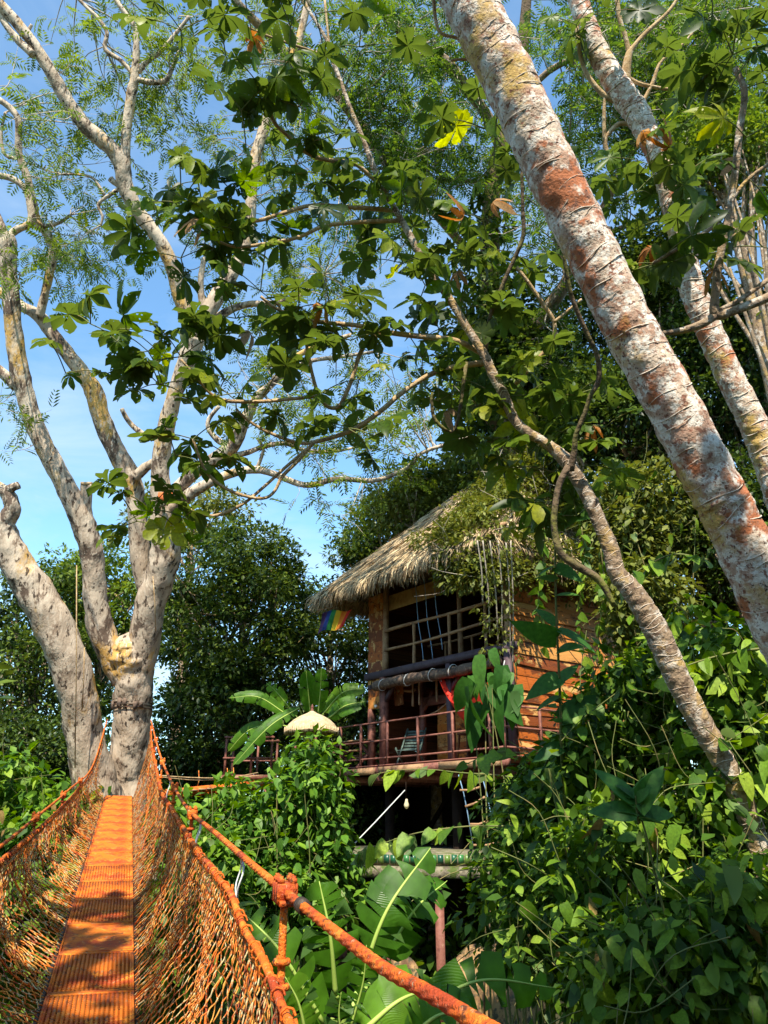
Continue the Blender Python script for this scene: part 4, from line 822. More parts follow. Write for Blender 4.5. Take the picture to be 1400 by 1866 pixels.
feathery(mtree, [(790, 60, 110, 80, 18, 24, 52), (760, 200, 110, 90, 18, 24, 64), (720, 320, 100, 70, 18, 23, 34), (830, 280, 90, 70, 20, 24, 40), (1120, 60, 150, 90, 18, 24, 90), (1300, 60, 120, 90, 17, 23, 90), (1200, 180, 150, 90, 18, 23, 90), (1080, 260, 80, 90, 19, 24, 44), (1330, 200, 90, 90, 17, 22, 60), (980, 420, 80, 120, 20, 24, 40), (620, 90, 110, 90, 18, 22, 34), (680, 440, 70, 60, 18, 22, 20), (1020, 600, 60, 80, 20, 24, 26), (560, 220, 60, 90, 18, 22, 14)],
         MW, M_feather2, M_pale_twig, .44, tw=.014, dens=.85)
lf = MB(); leaf_cloud(lf, T_RH, [P(x + RNG.normal() * 34, y + RNG.normal() * 40, RNG.uniform(21, 24)) for x, y in ((890, 780), (870, 830), (930, 800), (900, 700), (950, 730), (870, 740), (900, 640), (930, 560), (880, 540), (910, 440), (860, 470), (960, 640), (1000, 690), (990, 620)) for _ in range(5)], .55, 95, .24); obj('foliage', lf, M_bg, mtree, kind='stuff')

# ================================================================== cecropias: ringed leaning trunks, big lobed leaves
def petiole_cluster(parent, pet, tips, t, n, R, spread=1.0, dry=.035):
    """a whorl of long stalked lobed leaves at each branch tip (photo x, y[, n])"""
    pos = []; Rm = []; sc = []; dp = []; dR = []; ds = []
    for tip in tips:
        c = P(tip[0], tip[1], t if len(tip) < 4 else tip[3]); nn = tip[2] if len(tip) > 2 else n
        az0 = RNG.random() * 6.28
        nn = max(3, int(nn * .78))
        for q in range(nn):
            az = az0 + q * 2.4 + RNG.normal() * .2; el = RNG.uniform(-.45, .75); d = np.array([math.cos(az) * math.cos(el), math.sin(az) * math.cos(el), math.sin(el)]); L = RNG.uniform(.22, .5) * spread * R / .28
            e = c + d * L + np.array([0, 0, -.05 * L]); m1 = c + d * L * .5 + np.array([0, 0, .05 * L]); pet.tube(spline(np.stack([c, m1, e]), 3), .006, 4, cap=False)
            nv = nrm(np.array([0, -.45, .62]) + d * RNG.uniform(.0, .6) + rdir(1)[0] * .85); y = nrm(np.array([d[0], d[1], -.1]) + rdir(1)[0] * .3); fr = frames(y[None], nv[None])[0]
            if RNG.random() < dry: dp.append(e); dR.append(fr); ds.append(R * .5)
            else: pos.append(e); Rm.append(fr); sc.append(R * RNG.uniform(.5, 1.12))
    leaf_objs(parent, LEAF_CEC, np.array(pos), np.array(Rm), np.array(sc))
    if dp: leaf_objs(parent, LEAF_DRY, np.array(dp), np.array(dR), np.array(ds), 'withered_leaf')

def ring_scars(S, gap, r=.006, amp=.5, lo=0, hi=1):
    m = MB(); p, rad = S[:, :3], S[:, 3]; d = np.concatenate([[0], np.cumsum(np.linalg.norm(np.diff(p, axis=0), axis=1))]); s = gap + d[-1] * lo
    while s < d[-1] * hi - gap:
        c = np.array([np.interp(s, d, p[:, j]) for j in range(3)]); e = np.array([np.interp(s + .05, d, p[:, j]) for j in range(3)]); R_ = float(np.interp(s, d, rad)); T = nrm(e - c); ref = np.eye(3)[int(np.argmin(np.abs(T)))]; N_ = nrm(np.cross(T, ref)); B_ = np.cross(T, N_)
        a0 = RNG.random() * 6.28; span = RNG.choice([6.28, 6.28, RNG.uniform(2.5, 5)]); a = np.linspace(a0, a0 + span, 26); tl = RNG.normal() * .16; ph = RNG.random() * 6
        m.tube(c + R_ * 1.004 * (np.cos(a)[:, None] * N_ + np.sin(a)[:, None] * B_) + np.outer(tl * R_ * np.cos(a + ph) + .012 * np.sin(a * 3 + ph), T), r * (.35 + .75 * np.sin(np.linspace(.1, 3.0, 26))), 5, cap=False)
        s += gap * RNG.uniform(.45, 1.5)
    return m

def root_to_ground(rows, t0, n=3):
    """carry a traced trunk on, beyond the frame, down into the ground"""
    a = P(rows[0][0], rows[0][1], t0); b = P(rows[1][0], rows[1][1], t0); w = rows[0][2] / FPX * t0 / 2; d = nrm(a - b); out = []
    p = a.copy(); step = .9
    for q in range(12):
        d = nrm(d + np.array([0, 0, -.28])); p = p + d * step; out.append(np.append(p, w * (1 + .04 * q)))
        if p[2] < float(ground_z(p[0], p[1])) - .3: break
    return np.array(out[::-1])

def leaning(name, label, rows, t0, t1, matl, gap, scars=True, k=28, sr=.0034):
    rows = np.asarray(rows, float); d = np.concatenate([[0], np.cumsum(np.linalg.norm(np.diff(rows[:, :2], axis=0), axis=1))]); d /= d[-1]; tt = t0 + (t1 - t0) * d
    W = np.array([np.append(P(r[0], r[1], t), r[2] / FPX * t / 2) for r, t in zip(rows, tt)]); rt = root_to_ground(rows, t0); Sx = spline(np.concatenate([rt, W]), 6)
    foot = Sx[0, :3]; o = thing(name, label, 'tree', (foot[0], foot[1], float(ground_z(foot[0], foot[1]))))
    m = MB(); Sy = spline(np.concatenate([rt, W]), 22); m.tube(Sy[:, :3], Sy[:, 3], k + 12, lump=.045, seed=t0, rough=.012); obj('trunk', m, matl, o, smooth=True)
    if scars: obj('leaf_scars', ring_scars(Sx[6 * max(0, len(rt) - 2):], gap, sr), M_ringline, o, smooth=True, kind='stuff')
    return o, Sx
treeA, SA = leaning('leaning_cecropia', 'thick pale ringed trunk leaning across the view over the house', [(1500, 1290, 97), (1425, 1150, 97), (1335, 950, 95), (1298, 879, 94), (1224, 736, 93), (1144, 593, 91), (1074, 450, 90), (1000, 300, 92), (925, 140, 94), (854, 0, 95), (790, -130, 93), (720, -260, 86)], 4.9, 5.5, M_ring, .10)
br = MB(); br2 = MB(); limb(br, [(852, 80, 7), (830, 68, 6), (808, 63, 6), (796, 45, 6), (790, 0, 7), (786, -40, 6)], 5.6); limb(br2, [(870, 110, 7), (845, 108, 5), (822, 110, 5)], 5.6); obj('branch', br, M_twig, treeA, smooth=True); obj('branch', br2, M_twig, treeA, smooth=True)
pet = MB(); petiole_cluster(treeA, pet, [(885, 235, 6), (900, 300, 5)], 6.2, 6, .22); obj('petioles', pet, M_stem, treeA, kind='stuff')
treeB, SB = leaning('ringed_cecropia', 'slimmer ringed trunk behind the thick leaning one, with knotted fork', [(1470, 1060, 52), (1420, 900, 52), (1392, 821, 50), (1369, 764, 49), (1327, 679, 47), (1289, 593, 46), (1260, 521, 44), (1245, 450, 42), (1228, 380, 40), (1205, 300, 38), (1180, 245, 40), (1160, 205, 45), (1140, 178, 46), (1115, 140, 42), (1085, 85, 38), (1055, 5, 34), (1030, -70, 30)], 8.2, 9.2, M_ring, .10, sr=.0055)
br = MB()
for rows in ([(1140, 160, 18), (1142, 125, 16), (1147, 97, 13), (1156, 84, 9), (1177, 60, 8), (1217, 23, 7), (1240, -10, 6)], [(1147, 100, 9), (1141, 70, 8), (1131, 40, 8), (1123, -10, 8)], [(1142, 140, 7), (1171, 154, 7), (1234, 163, 6), (1266, 146, 6), (1280, 118, 5)],
             [(1130, 185, 12), (1106, 177, 10), (1080, 151, 9), (1063, 120, 8), (1054, 80, 8), (1051, 50, 7)], [(1160, 230, 9), (1130, 225, 8), (1108, 245, 8), (1103, 262, 8), (1110, 290, 8)], [(1102, 260, 7), (1101, 215, 7), (1102, 170, 5)], [(1170, 190, 7), (1190, 150, 7), (1205, 112, 6), (1240, 85, 5), (1262, 60, 4)]): br = MB(); limb(br, rows, 9.0); obj('branch', br, M_twig, treeB, smooth=True)
pet = MB(); petiole_cluster(treeB, pet, [(1135, 305, 7), (1185, 300, 7), (1240, 330, 6), (1210, 375, 6), (1160, 350, 6), (1050, 45, 4), (1120, 20, 4), (1270, 120, 4), (1210, 400, 5), (1240, 180, 4), (1090, 40, 4)], 8.6, 6, .31); obj('petioles', pet, M_stem, treeB, kind='stuff')
treeC, SCc = leaning('crooked_cecropia', 'crooked slender tree crossing in front of the house to the upper left', [(1440, 1800, 42), (1402, 1640, 40), (1391, 1572, 40), (1370, 1503, 40), (1341, 1434, 41), (1314, 1380, 42), (1280, 1323, 43), (1245, 1257, 44), (1221, 1205, 46), (1196, 1150, 46), (1173, 1109, 42), (1150, 1074, 38), (1124, 1043, 32), (1113, 1000, 30), (1095, 957, 27), (1076, 914, 26), (1052, 871, 26), (1030, 838, 26), (993, 806, 18), (962, 788, 18), (936, 762, 18), (918, 718, 18), (899, 684, 18), (882, 645, 16), (850, 595, 14), (821, 547, 14), (801, 519, 14), (779, 487, 14), (763, 458, 13), (745, 425, 12), (723, 386, 11), (702, 350, 10), (683, 309, 10), (657, 243, 9), (637, 194, 8), (614, 129, 7), (594, 71, 6), (551, 0, 6), (530, -40, 6)], 6.6, 8.2, M_bark2, .07, k=14, sr=.0028)
br = MB(); BRC = [
 ([(1036, 850, 16), (1020, 880, 14), (1013, 914, 14), (1010, 960, 14), (1021, 1006, 16), (1050, 1030, 18), (1093, 1058, 16), (1120, 1105, 11)], 7.2, 7.0),
 ([(886, 648, 14), (850, 628, 13), (816, 618, 12), (764, 613, 12), (696, 604, 11), (650, 593, 10), (590, 588, 9), (545, 580, 8), (500, 560, 7), (475, 540, 6)], 7.8, 7.2),
 ([(700, 606, 10), (672, 620, 10), (655, 648, 10), (645, 680, 9), (632, 715, 9), (618, 740, 9), (600, 742, 9), (582, 722, 8), (570, 685, 8), (562, 645, 7), (556, 615, 6)], 7.6, 7.3),
 ([(580, 722, 7), (530, 727, 8), (470, 732, 8), (410, 730, 8), (385, 718, 7), (360, 690, 6), (330, 655, 5)], 7.4, 7.0),
 ([(895, 660, 14), (850, 665, 13), (795, 678, 12), (755, 700, 11), (725, 722, 11), (690, 752, 11), (640, 785, 10), (575, 805, 9), (540, 806, 8), (490, 788, 7), (455, 768, 6), (430, 745, 5)], 7.8, 7.4),
 ([(572, 806, 8), (545, 838, 8), (515, 868, 8), (502, 893, 7), (485, 907, 7), (455, 906, 7), (415, 892, 7), (385, 870, 7), (368, 845, 6), (352, 800, 5)], 7.5, 7.2),
 ([(560, 818, 7), (520, 852, 7), (478, 890, 7), (440, 920, 7), (390, 940, 7), (350, 930, 6), (325, 912, 5), (290, 925, 4)], 7.5, 7.2),
 ([(700, 345, 9), (672, 318, 9), (643, 297, 9), (594, 291, 9), (557, 277, 9), (523, 246, 8), (500, 223, 8), (488, 190, 7)], 8.0, 7.4),
 ([(722, 384, 10), (680, 380, 10), (640, 378, 9), (571, 374, 9), (514, 389, 9), (470, 402, 8), (420, 405, 7), (385, 398, 6)], 7.9, 7.2),
 ([(728, 402, 10), (690, 403, 9), (650, 405, 9), (590, 412, 9), (545, 432, 8), (480, 445, 8), (430, 450, 6), (400, 440, 5)], 7.9, 7.2),
 ([(884, 648, 9), (893, 579, 9), (907, 544, 9), (924, 501, 9), (941, 464, 9), (954, 428, 9), (953, 380, 8), (951, 300, 7), (952, 270, 6)], 7.7, 7.4),
 ([(941, 487, 8), (964, 516, 8), (993, 559, 9), (1010, 587, 9), (1008, 621, 9), (984, 650, 9), (940, 700, 9)], 7.6, 7.7),
 ([(1040, 858, 16), (1047, 820, 13), (1050, 793, 11), (1066, 753, 10), (1076, 722, 10), (1091, 693, 11), (1089, 650, 11), (1071, 610, 10), (1043, 544, 10), (1031, 487, 9), (1025, 440, 8)], 7.2, 6.8),
 ([(1010, 587, 7), (1030, 570, 6), (1060, 545, 5)], 7.6, 7.6), ([(637, 194, 6), (605, 110, 6), (598, 60, 5), (592, 0, 5)], 8.2, 8.4), ([(614, 110, 6), (560, 90, 6), (500, 70, 5), (440, 45, 5), (400, 30, 4)], 8.2, 7.8), ([(850, 660, 8), (830, 780, 8), (795, 768, 8), (787, 735, 7), (788, 715, 6)], 7.7, 7.6)]
for q, (rows, a, b) in enumerate(BRC): br = MB(); limb(br, rows, a, b, k=9, per=4, lump=.05, wscale=.85); obj('branch', br, M_moss if q in (0, 10, 12, 16) else M_twig, treeC, smooth=True)
pet = MB()
petiole_cluster(treeC, pet, [(485, 175, 9), (440, 200, 6), (545, 195, 5), (585, 255, 5), (400, 40, 7), (330, 55, 6), (450, 20, 6), (530, 50, 5), (575, 25, 4), (655, 85, 4, 7.6), (385, 395, 8), (330, 370, 7), (290, 400, 6), (420, 345, 6), (360, 330, 4), (400, 445, 7), (330, 470, 6), (450, 430, 5), (500, 400, 5), (475, 530, 7), (545, 560, 8), (600, 550, 6), (430, 580, 5),
   (330, 650, 9), (270, 640, 6), (230, 600, 6), (165, 590, 5), (120, 680, 4), (290, 700, 7), (380, 620, 5), (430, 730, 5), (410, 690, 5), (480, 720, 4), (555, 620, 5), (640, 620, 5), (655, 690, 5), (620, 780, 4), (650, 790, 3), (352, 800, 6), (320, 830, 4), (275, 930, 7), (320, 960, 5), (250, 950, 4)], 7.3, 6, .275)
petiole_cluster(treeC, pet, [(700, 360, 6), (740, 370, 7), (785, 400, 7), (830, 440, 6), (735, 480, 7), (775, 520, 5), (600, 320, 5), (625, 370, 6), (570, 350, 5), (540, 300, 3), (850, 560, 7), (800, 600, 6), (900, 570, 5), (770, 650, 7), (830, 690, 8), (870, 740, 7), (800, 730, 5), (930, 670, 6), (960, 720, 7), (1000, 760, 6), (1040, 790, 6), (900, 800, 6), (950, 470, 5), (950, 300, 5), (960, 270, 4), (1000, 660, 5), (1030, 450, 4), (860, 470, 6), (880, 400, 5), (1050, 720, 5), (1100, 780, 5), (960, 830, 5), (1010, 860, 6), (1060, 850, 5), (1000, 920, 5), (1050, 940, 5), (970, 960, 4), (1090, 880, 4)], 7.9, 6, .28, dry=.02)
obj('petioles', pet, M_stem, treeC, kind='stuff')
rowsE = [(1480, 480, 20), (1440, 520, 18), (1400, 542, 17), (1346, 563, 17), (1306, 574, 18), (1303, 540, 16), (1308, 490, 15), (1318, 440, 14), (1329, 386, 14), (1340, 314, 13), (1347, 243, 13), (1357, 170, 12), (1340, 123, 11)]
a = P(1480, 480, 6.8); gE = float(ground_z(a[0] + 1.2, a[1] + .3)); treeE = thing('hooked_cecropia', 'cecropia with hooked grey branch at the top beside the slimmer ringed trunk', 'tree', (a[0] + 1.2, a[1] + .3, gE))
m = MB(); Sx = spline(np.array([[a[0] + 1.2, a[1] + .3, gE - .2, .12], [a[0] + 1.0, a[1] + .3, gE + 4, .10], [a[0] + .5, a[1] + .1, a[2] - 1.5, .08], [*a, .05]]), 6); m.tube(Sx[:, :3], Sx[:, 3], 12, lump=.05); obj('trunk', m, M_bark2, treeE, smooth=True)
m = MB()
for rows in (rowsE, [(1306, 574, 16), (1280, 590, 15), (1245, 602, 12), (1210, 607, 10)], [(1400, 510, 9), (1350, 545, 9), (1310, 566, 8)], [(1325, 380, 9), (1290, 420, 9), (1240, 450, 8), (1190, 480, 6)], [(1330, 370, 8), (1360, 330, 7), (1400, 300, 7), (1440, 280, 6)]): m = MB(); limb(m, rows, 6.8, 6.8, k=9); obj('branch', m, M_bark2, treeE, smooth=True)
pet = MB(); petiole_cluster(treeE, pet, [(1335, 100, 7), (1375, 60, 6), (1300, 50, 5), (1320, 180, 5), (1390, 150, 5), (1290, 460, 6), (1240, 450, 6), (1200, 480, 6), (1380, 340, 5), (1390, 450, 5), (1360, 250, 4), (1380, 20, 5)], 6.8, 6, .28); obj('petioles', pet, M_stem, treeE, kind='stuff')

# ================================================================== banana plants
def banana_leaf(parent, base, mid, tip, w, seed, tears=5, up=None):
    rs = np.random.default_rng(seed); k = spline(np.stack([base, mid, tip]), 9); n = len(k); T = nrm(np.gradient(k, axis=0)); view = nrm(np.array([0, 0, CZ]) - k) if up is None else np.broadcast_to(np.asarray(up, float), k.shape)
    nn = nrm(view - (view * T).sum(1, keepdims=True) * T + np.array([0, 0, .25])); sd = nrm(np.cross(T, nn)); s = np.linspace(0, 1, n); prof = np.sin(np.pi * np.clip(s * .93 + .06, 0, 1)) ** .5 * w / 2; prof[-1] *= .1; prof[0] *= .3
    m = MB()
    for sg in (-1, 1):
        cuts = sorted(rs.choice(np.arange(2, n - 2), tears, replace=False)) if tears else []; segs = []; st_ = 0
        for c in list(cuts) + [n - 1]: segs.append((st_, c)); st_ = c
        for q, (a, b) in enumerate(segs):
            sag = rs.uniform(.0, .7); sh = rs.uniform(-.03, .08) * (tears > 0); idx = np.arange(a, b + 1); V = []
            shrink = np.ones(len(idx)); 
            if q > 0: shrink[0] = rs.uniform(.7, .95)
            for j, i in enumerate(idx):
                e0 = k[i]; along = T[i] * (sh * (1 if j == 0 else -1 if j == len(idx) - 1 else 0))
                for f in (0, .5, 1.0): V.append(e0 + sd[i] * sg * prof[i] * f * shrink[j] - nn[i] * prof[i] * sag * f * f + nn[i] * prof[i] * .22 * f + along * f + T[i] * prof[i] * .18 * f)
            r = len(idx); kk = (np.arange(r - 1)[:, None] * 3 + np.arange(2)[None]).ravel(); F = np.stack([kk, kk + 1, kk + 4, kk + 3], 1); m.add(V, F if sg > 0 else F[:, ::-1])
    lf = obj('leaf', m, M_ban, parent, smooth=True)
    m = MB(); m.tube(k, np.linspace(.022, .004, n) * (w / .45), 6); obj('midrib', m, M_banrib, lf, smooth=True)
    return lf
def banana(name, label, foot, leaves, top, r, tears=9, group=None):
    gz_ = float(ground_z(foot[0], foot[1])); o = thing(name, label, 'banana plant', (foot[0], foot[1], gz_), 0, group); m = MB()
    Sx = spline(np.array([[foot[0], foot[1], gz_ - .2, r * 1.2], [foot[0], foot[1], (gz_ + top[2]) / 2, r], [*top, r * .55]]), 6); m.tube(Sx[:, :3], Sx[:, 3], 12, lump=.05); obj('stem', m, M_banstem, o, smooth=True)
    for q, (pts, ts, w) in enumerate(leaves):
        if np.isscalar(ts): ts = (ts, ts, ts)
        a, b, c = [P(x, y, t) for (x, y), t in zip(pts, ts)]; banana_leaf(o, a, b, c, w, q * 7 + int(r * 100), tears)
        m = MB(); m.tube(spline(np.stack([np.array(top) - (0, 0, .15), (np.array(top) + a) / 2 + np.array([0, 0, .06]), a]), 5), .02 * (w / .4), 6); obj('leaf_stalk', m, M_banrib, o, smooth=True)
    return o
top = P(632, 1900, 5.6)
banana('banana_plant', 'broad leaved banana plant below the orange cable', (top[0], top[1] + .2), [
    (((612, 1812), (602, 1705), (582, 1606)), (5.5, 5.5, 5.6), .42), (((590, 1866), (512, 1735), (440, 1660)), (5.2, 5.2, 5.4), .36), (((655, 1800), (705, 1660), (785, 1545)), (5.9, 6.0, 6.4), .46), (((675, 1790), (755, 1660), (815, 1605)), (6.2, 6.3, 6.6), .36),
    (((640, 1870), (662, 1790), (668, 1722)), 5.3, .22), (((625, 1900), (618, 1850), (622, 1808)), 5.0, .2), (((560, 1900), (545, 1830), (520, 1780)), 5.0, .28)], top, .10)
top = P(700, 1930, 4.9)
banana('banana_plant', 'low banana plant with wide dark leaves reaching right below the tiled terrace', (top[0], top[1] + .2), [
    (((655, 1885), (730, 1822), (800, 1800)), (4.7, 4.8, 5.0), .40), (((770, 1835), (880, 1786), (1010, 1800)), (5.0, 5.1, 5.3), .34), (((740, 1900), (800, 1850), (860, 1850)), 4.6, .34)], top, .09, 5)
top = P(562, 1345, 19)
banana('banana_plant', 'tall banana plant with arching leaves behind the straw parasol', (top[0], top[1]), [
    (((520, 1300), (470, 1270), (417, 1272)), 18.6, .34), (((528, 1290), (505, 1262), (486, 1244)), 19.2, .34), (((580, 1300), (584, 1258), (586, 1216)), 18.8, .40), (((566, 1300), (562, 1260), (558, 1222)), 19.2, .45), (((545, 1290), (490, 1325), (424, 1396)), (18.8, 18.2, 17.8), .36), (((600, 1308), (630, 1286), (668, 1278)), 19.4, .5), (((590, 1300), (625, 1262), (668, 1254)), 19.8, .45), (((505, 1320), (455, 1330), (415, 1370)), 18.8, .35)], top, .16, 4)

# ================================================================== trees of the wood behind
def wood_tree(name, label, px, py, t, rx, ry, mt, clumps=70, per=170, size=.17, group='trees of the wood behind', cr=.75, lean=0, depth=None, flat=.6):
    c = P(px, py, t); wx, wz = rx / FPX * t, ry / FPX * t; wy = depth or wx * .9
    fx, fy = c[0] + lean, c[1]; gz_ = float(ground_z(fx, fy)); o = thing(name, label, 'tree', (fx, fy, gz_), 0, group)
    cl = crown_clumps(c, wx, wy, wz, clumps); m = MB(); S_ = spline(np.array([[fx, fy, gz_ - .3, .30], [(fx + c[0]) / 2 + .2, fy, (gz_ + c[2]) / 2, .22], [c[0], c[1], c[2] + wz * .3, .08]]), 6); m.tube(S_[:, :3], S_[:, 3], 9, lump=.08); obj('trunk', m, M_bark2, o, smooth=True)
    m = MB()
    for q in cl[::2]:
        s_ = S_[int(RNG.integers(int(len(S_) * .6), len(S_)))]; mid = (s_[:3] + q) / 2 + rdir(1)[0] * .4; kk = spline(np.stack([s_[:3], mid, q]), 3); m.tube(kk, np.linspace(.06, .012, len(kk)), 4, cap=False)
    obj('branches', m, M_bark2, o, kind='stuff'); m = MB(); leaf_cloud(m, T_RH, cl, cr * RNG.uniform(.6, 1.3, len(cl)), per, size, flat); obj('crown', m, mt, o, kind='stuff'); return o
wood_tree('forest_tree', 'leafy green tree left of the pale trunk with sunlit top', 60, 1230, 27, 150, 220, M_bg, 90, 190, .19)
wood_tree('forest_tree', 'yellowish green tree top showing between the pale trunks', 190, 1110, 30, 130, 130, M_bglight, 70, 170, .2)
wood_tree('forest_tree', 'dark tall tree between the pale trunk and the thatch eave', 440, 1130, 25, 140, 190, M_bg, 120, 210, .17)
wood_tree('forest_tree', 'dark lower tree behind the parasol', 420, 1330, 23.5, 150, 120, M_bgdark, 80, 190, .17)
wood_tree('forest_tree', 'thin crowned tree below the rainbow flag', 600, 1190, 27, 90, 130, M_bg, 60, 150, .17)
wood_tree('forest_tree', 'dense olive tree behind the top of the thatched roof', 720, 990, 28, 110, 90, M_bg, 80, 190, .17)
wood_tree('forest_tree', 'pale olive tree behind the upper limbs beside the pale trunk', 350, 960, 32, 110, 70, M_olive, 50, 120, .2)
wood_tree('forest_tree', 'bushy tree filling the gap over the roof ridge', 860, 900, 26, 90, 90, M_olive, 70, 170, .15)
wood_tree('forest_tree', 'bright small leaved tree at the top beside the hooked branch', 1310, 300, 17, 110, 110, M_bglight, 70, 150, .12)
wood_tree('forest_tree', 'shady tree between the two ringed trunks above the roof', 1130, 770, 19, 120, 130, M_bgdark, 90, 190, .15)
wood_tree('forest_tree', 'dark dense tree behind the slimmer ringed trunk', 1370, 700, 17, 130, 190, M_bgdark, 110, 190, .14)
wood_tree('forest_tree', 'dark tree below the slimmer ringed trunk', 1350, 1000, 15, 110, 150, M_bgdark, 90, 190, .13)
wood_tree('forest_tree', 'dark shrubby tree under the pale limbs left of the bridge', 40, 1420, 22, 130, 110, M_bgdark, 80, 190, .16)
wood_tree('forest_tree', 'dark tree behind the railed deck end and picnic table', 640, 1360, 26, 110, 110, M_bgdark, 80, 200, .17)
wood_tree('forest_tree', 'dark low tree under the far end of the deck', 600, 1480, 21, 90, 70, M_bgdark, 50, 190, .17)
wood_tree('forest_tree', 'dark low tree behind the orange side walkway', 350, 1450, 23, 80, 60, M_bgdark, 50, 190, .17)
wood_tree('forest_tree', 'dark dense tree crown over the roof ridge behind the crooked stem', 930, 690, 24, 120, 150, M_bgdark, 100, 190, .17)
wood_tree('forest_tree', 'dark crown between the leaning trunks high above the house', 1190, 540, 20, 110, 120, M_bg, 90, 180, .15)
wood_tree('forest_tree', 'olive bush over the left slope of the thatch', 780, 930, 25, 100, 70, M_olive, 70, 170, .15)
# far wood as one mass
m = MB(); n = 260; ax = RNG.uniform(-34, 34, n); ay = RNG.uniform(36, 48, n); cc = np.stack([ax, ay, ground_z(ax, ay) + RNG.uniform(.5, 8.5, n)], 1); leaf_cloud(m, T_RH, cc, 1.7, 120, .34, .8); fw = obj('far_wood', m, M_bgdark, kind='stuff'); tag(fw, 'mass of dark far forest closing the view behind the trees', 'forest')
m = MB(); n = 420; an = RNG.uniform(RAD(125), RAD(415), n); rr = RNG.uniform(13, 24, n); ax, ay = np.cos(an) * rr, np.sin(an) * rr + 2; cc = np.stack([ax, ay, ground_z(ax, ay) + RNG.uniform(.5, 11.5, n)], 1); an = RNG.uniform(RAD(185), RAD(355), n); rr = RNG.uniform(8, 16, n); ax, ay = np.cos(an) * rr, np.sin(an) * rr - 1; cc = np.concatenate([cc, np.stack([ax, ay, ground_z(ax, ay) + RNG.uniform(.5, 14, n)], 1)]); leaf_cloud(m, T_RH, cc, 1.7, 90, .42, .8); sw = obj('added_surrounding_wood', m, M_bgdark, kind='stuff'); tag(sw, 'mass of dark forest round the bridge, unseen behind the viewer, added to block sky light', 'forest')  # out-of-view forest, added to cut the sky fill in the shadows
# undergrowth on the slopes
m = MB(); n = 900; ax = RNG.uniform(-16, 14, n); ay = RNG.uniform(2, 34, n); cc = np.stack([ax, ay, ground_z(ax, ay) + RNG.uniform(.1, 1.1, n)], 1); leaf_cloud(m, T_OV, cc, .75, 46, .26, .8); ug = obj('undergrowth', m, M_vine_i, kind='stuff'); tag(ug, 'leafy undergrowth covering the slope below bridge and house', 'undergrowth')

# ================================================================== shrubs and climbers
def zone_points(zones, n):
    w = np.array([z[3] * z[4] for z in zones], float); w /= w.sum(); out = []
    for i in RNG.choice(len(zones), n, p=w):
        px, py, t, rx, ry, dt = zones[i]
        while True:
            a, b = RNG.uniform(-1, 1, 2)
            if a * a + b * b < 1: break
        out.append(P(px + a * rx, py + b * ry, t + RNG.uniform(-dt, dt)))
    return np.array(out)
def climber(name, label, zones, n_obj, size, n_fill, fill_size, cat='vine', meshes=None, fmat=None, group=None, droop=.7, stems=14, per=26, cr=.28):
    """stems from the ground to the leaves; the large leaves are parts, the small filling leaves one mass"""
    pts = zone_points(zones, n_obj); c = pts.mean(0); gz_ = float(ground_z(c[0], c[1])); o = thing(name, label, cat, (c[0], c[1], gz_), 0, group)
    m = MB()
    for q in range(stems):
        a = pts[int(RNG.integers(n_obj))]; x0, y0 = c[0] + RNG.normal() * .35, c[1] + .3 + RNG.normal() * .3; z0 = float(ground_z(x0, y0)) - .1; mid = np.array([(x0 + a[0]) / 2, (y0 + a[1]) / 2, z0 + (a[2] - z0) * .62]) + rdir(1)[0] * .25; kk = spline(np.stack([[x0, y0, z0], mid, a]), 6); m.tube(kk, np.linspace(.018, .006, len(kk)), 5, cap=False)
    for q in range(stems * 3 if n_fill else 0):
        a = pts[int(RNG.integers(n_obj))]; b = a + nrm(rdir(1)[0] * np.array([1, .5, 1.2])) * RNG.uniform(.4, 1.1); m.tube(spline(np.stack([a, (a + b) / 2 + rdir(1)[0] * .12, b]), 4), .0045, 4, cap=False)
    obj('stems', m, M_stem, o, smooth=True, kind='stuff')
    tov = nrm(np.array([0, 0, CZ]) - pts); d = nrm(rdir(n_obj) * .9 + np.array([0, 0, -droop]) + tov * .25); nn = nrm(np.array(SV) * .55 + tov * .35 + np.array([0, 0, .5]) + rdir(n_obj) * .75)
    leaf_objs(o, meshes or LEAF_MIX, pts, frames(d, nn), size * RNG.uniform(.4, 1.25, n_obj))
    if n_fill:
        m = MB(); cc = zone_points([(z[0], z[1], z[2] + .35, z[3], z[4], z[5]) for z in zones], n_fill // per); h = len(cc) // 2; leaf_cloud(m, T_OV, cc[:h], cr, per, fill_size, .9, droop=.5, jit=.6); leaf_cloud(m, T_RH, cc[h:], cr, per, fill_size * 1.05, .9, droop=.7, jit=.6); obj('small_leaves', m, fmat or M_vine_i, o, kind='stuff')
    return o
climber('vine_mound', 'glossy leaved climber heaped into a tall mound under the parasol', [(565, 1412, 13.6, 60, 62, .3), (545, 1500, 13.2, 85, 100, .5), (470, 1560, 12.8, 80, 90, .5), (590, 1590, 12.8, 60, 90, .4), (430, 1480, 13.4, 50, 50, .4), (520, 1650, 12.4, 90, 80, .4)], 300, .19, 9000, .16, 'climber', [tmesh('leaf', t_ovate(.30, .2), leaf_mat('mound_leaf_large', [(.045, .115, .012), (.075, .18, .018), (.12, .26, .025)], 'object', trans=.34, rough=.48, under=(.10, .18, .05)))], M_mound)
climber('climbing_vine', 'sunlit pale green vine heaped beside the board wall', [(1150, 1330, 8.6, 110, 130, .5), (1100, 1430, 8.4, 110, 90, .5), (1060, 1420, 9.2, 100, 70, .4)], 280, .22, 5200, .14)
climber('climbing_vine', 'sunlit large leaved vine right of the crooked trunk', [(1330, 1300, 7.8, 90, 150, .5), (1340, 1450, 7.2, 80, 130, .4), (1260, 1190, 8.6, 80, 80, .4)], 290, .24, 4200, .14)
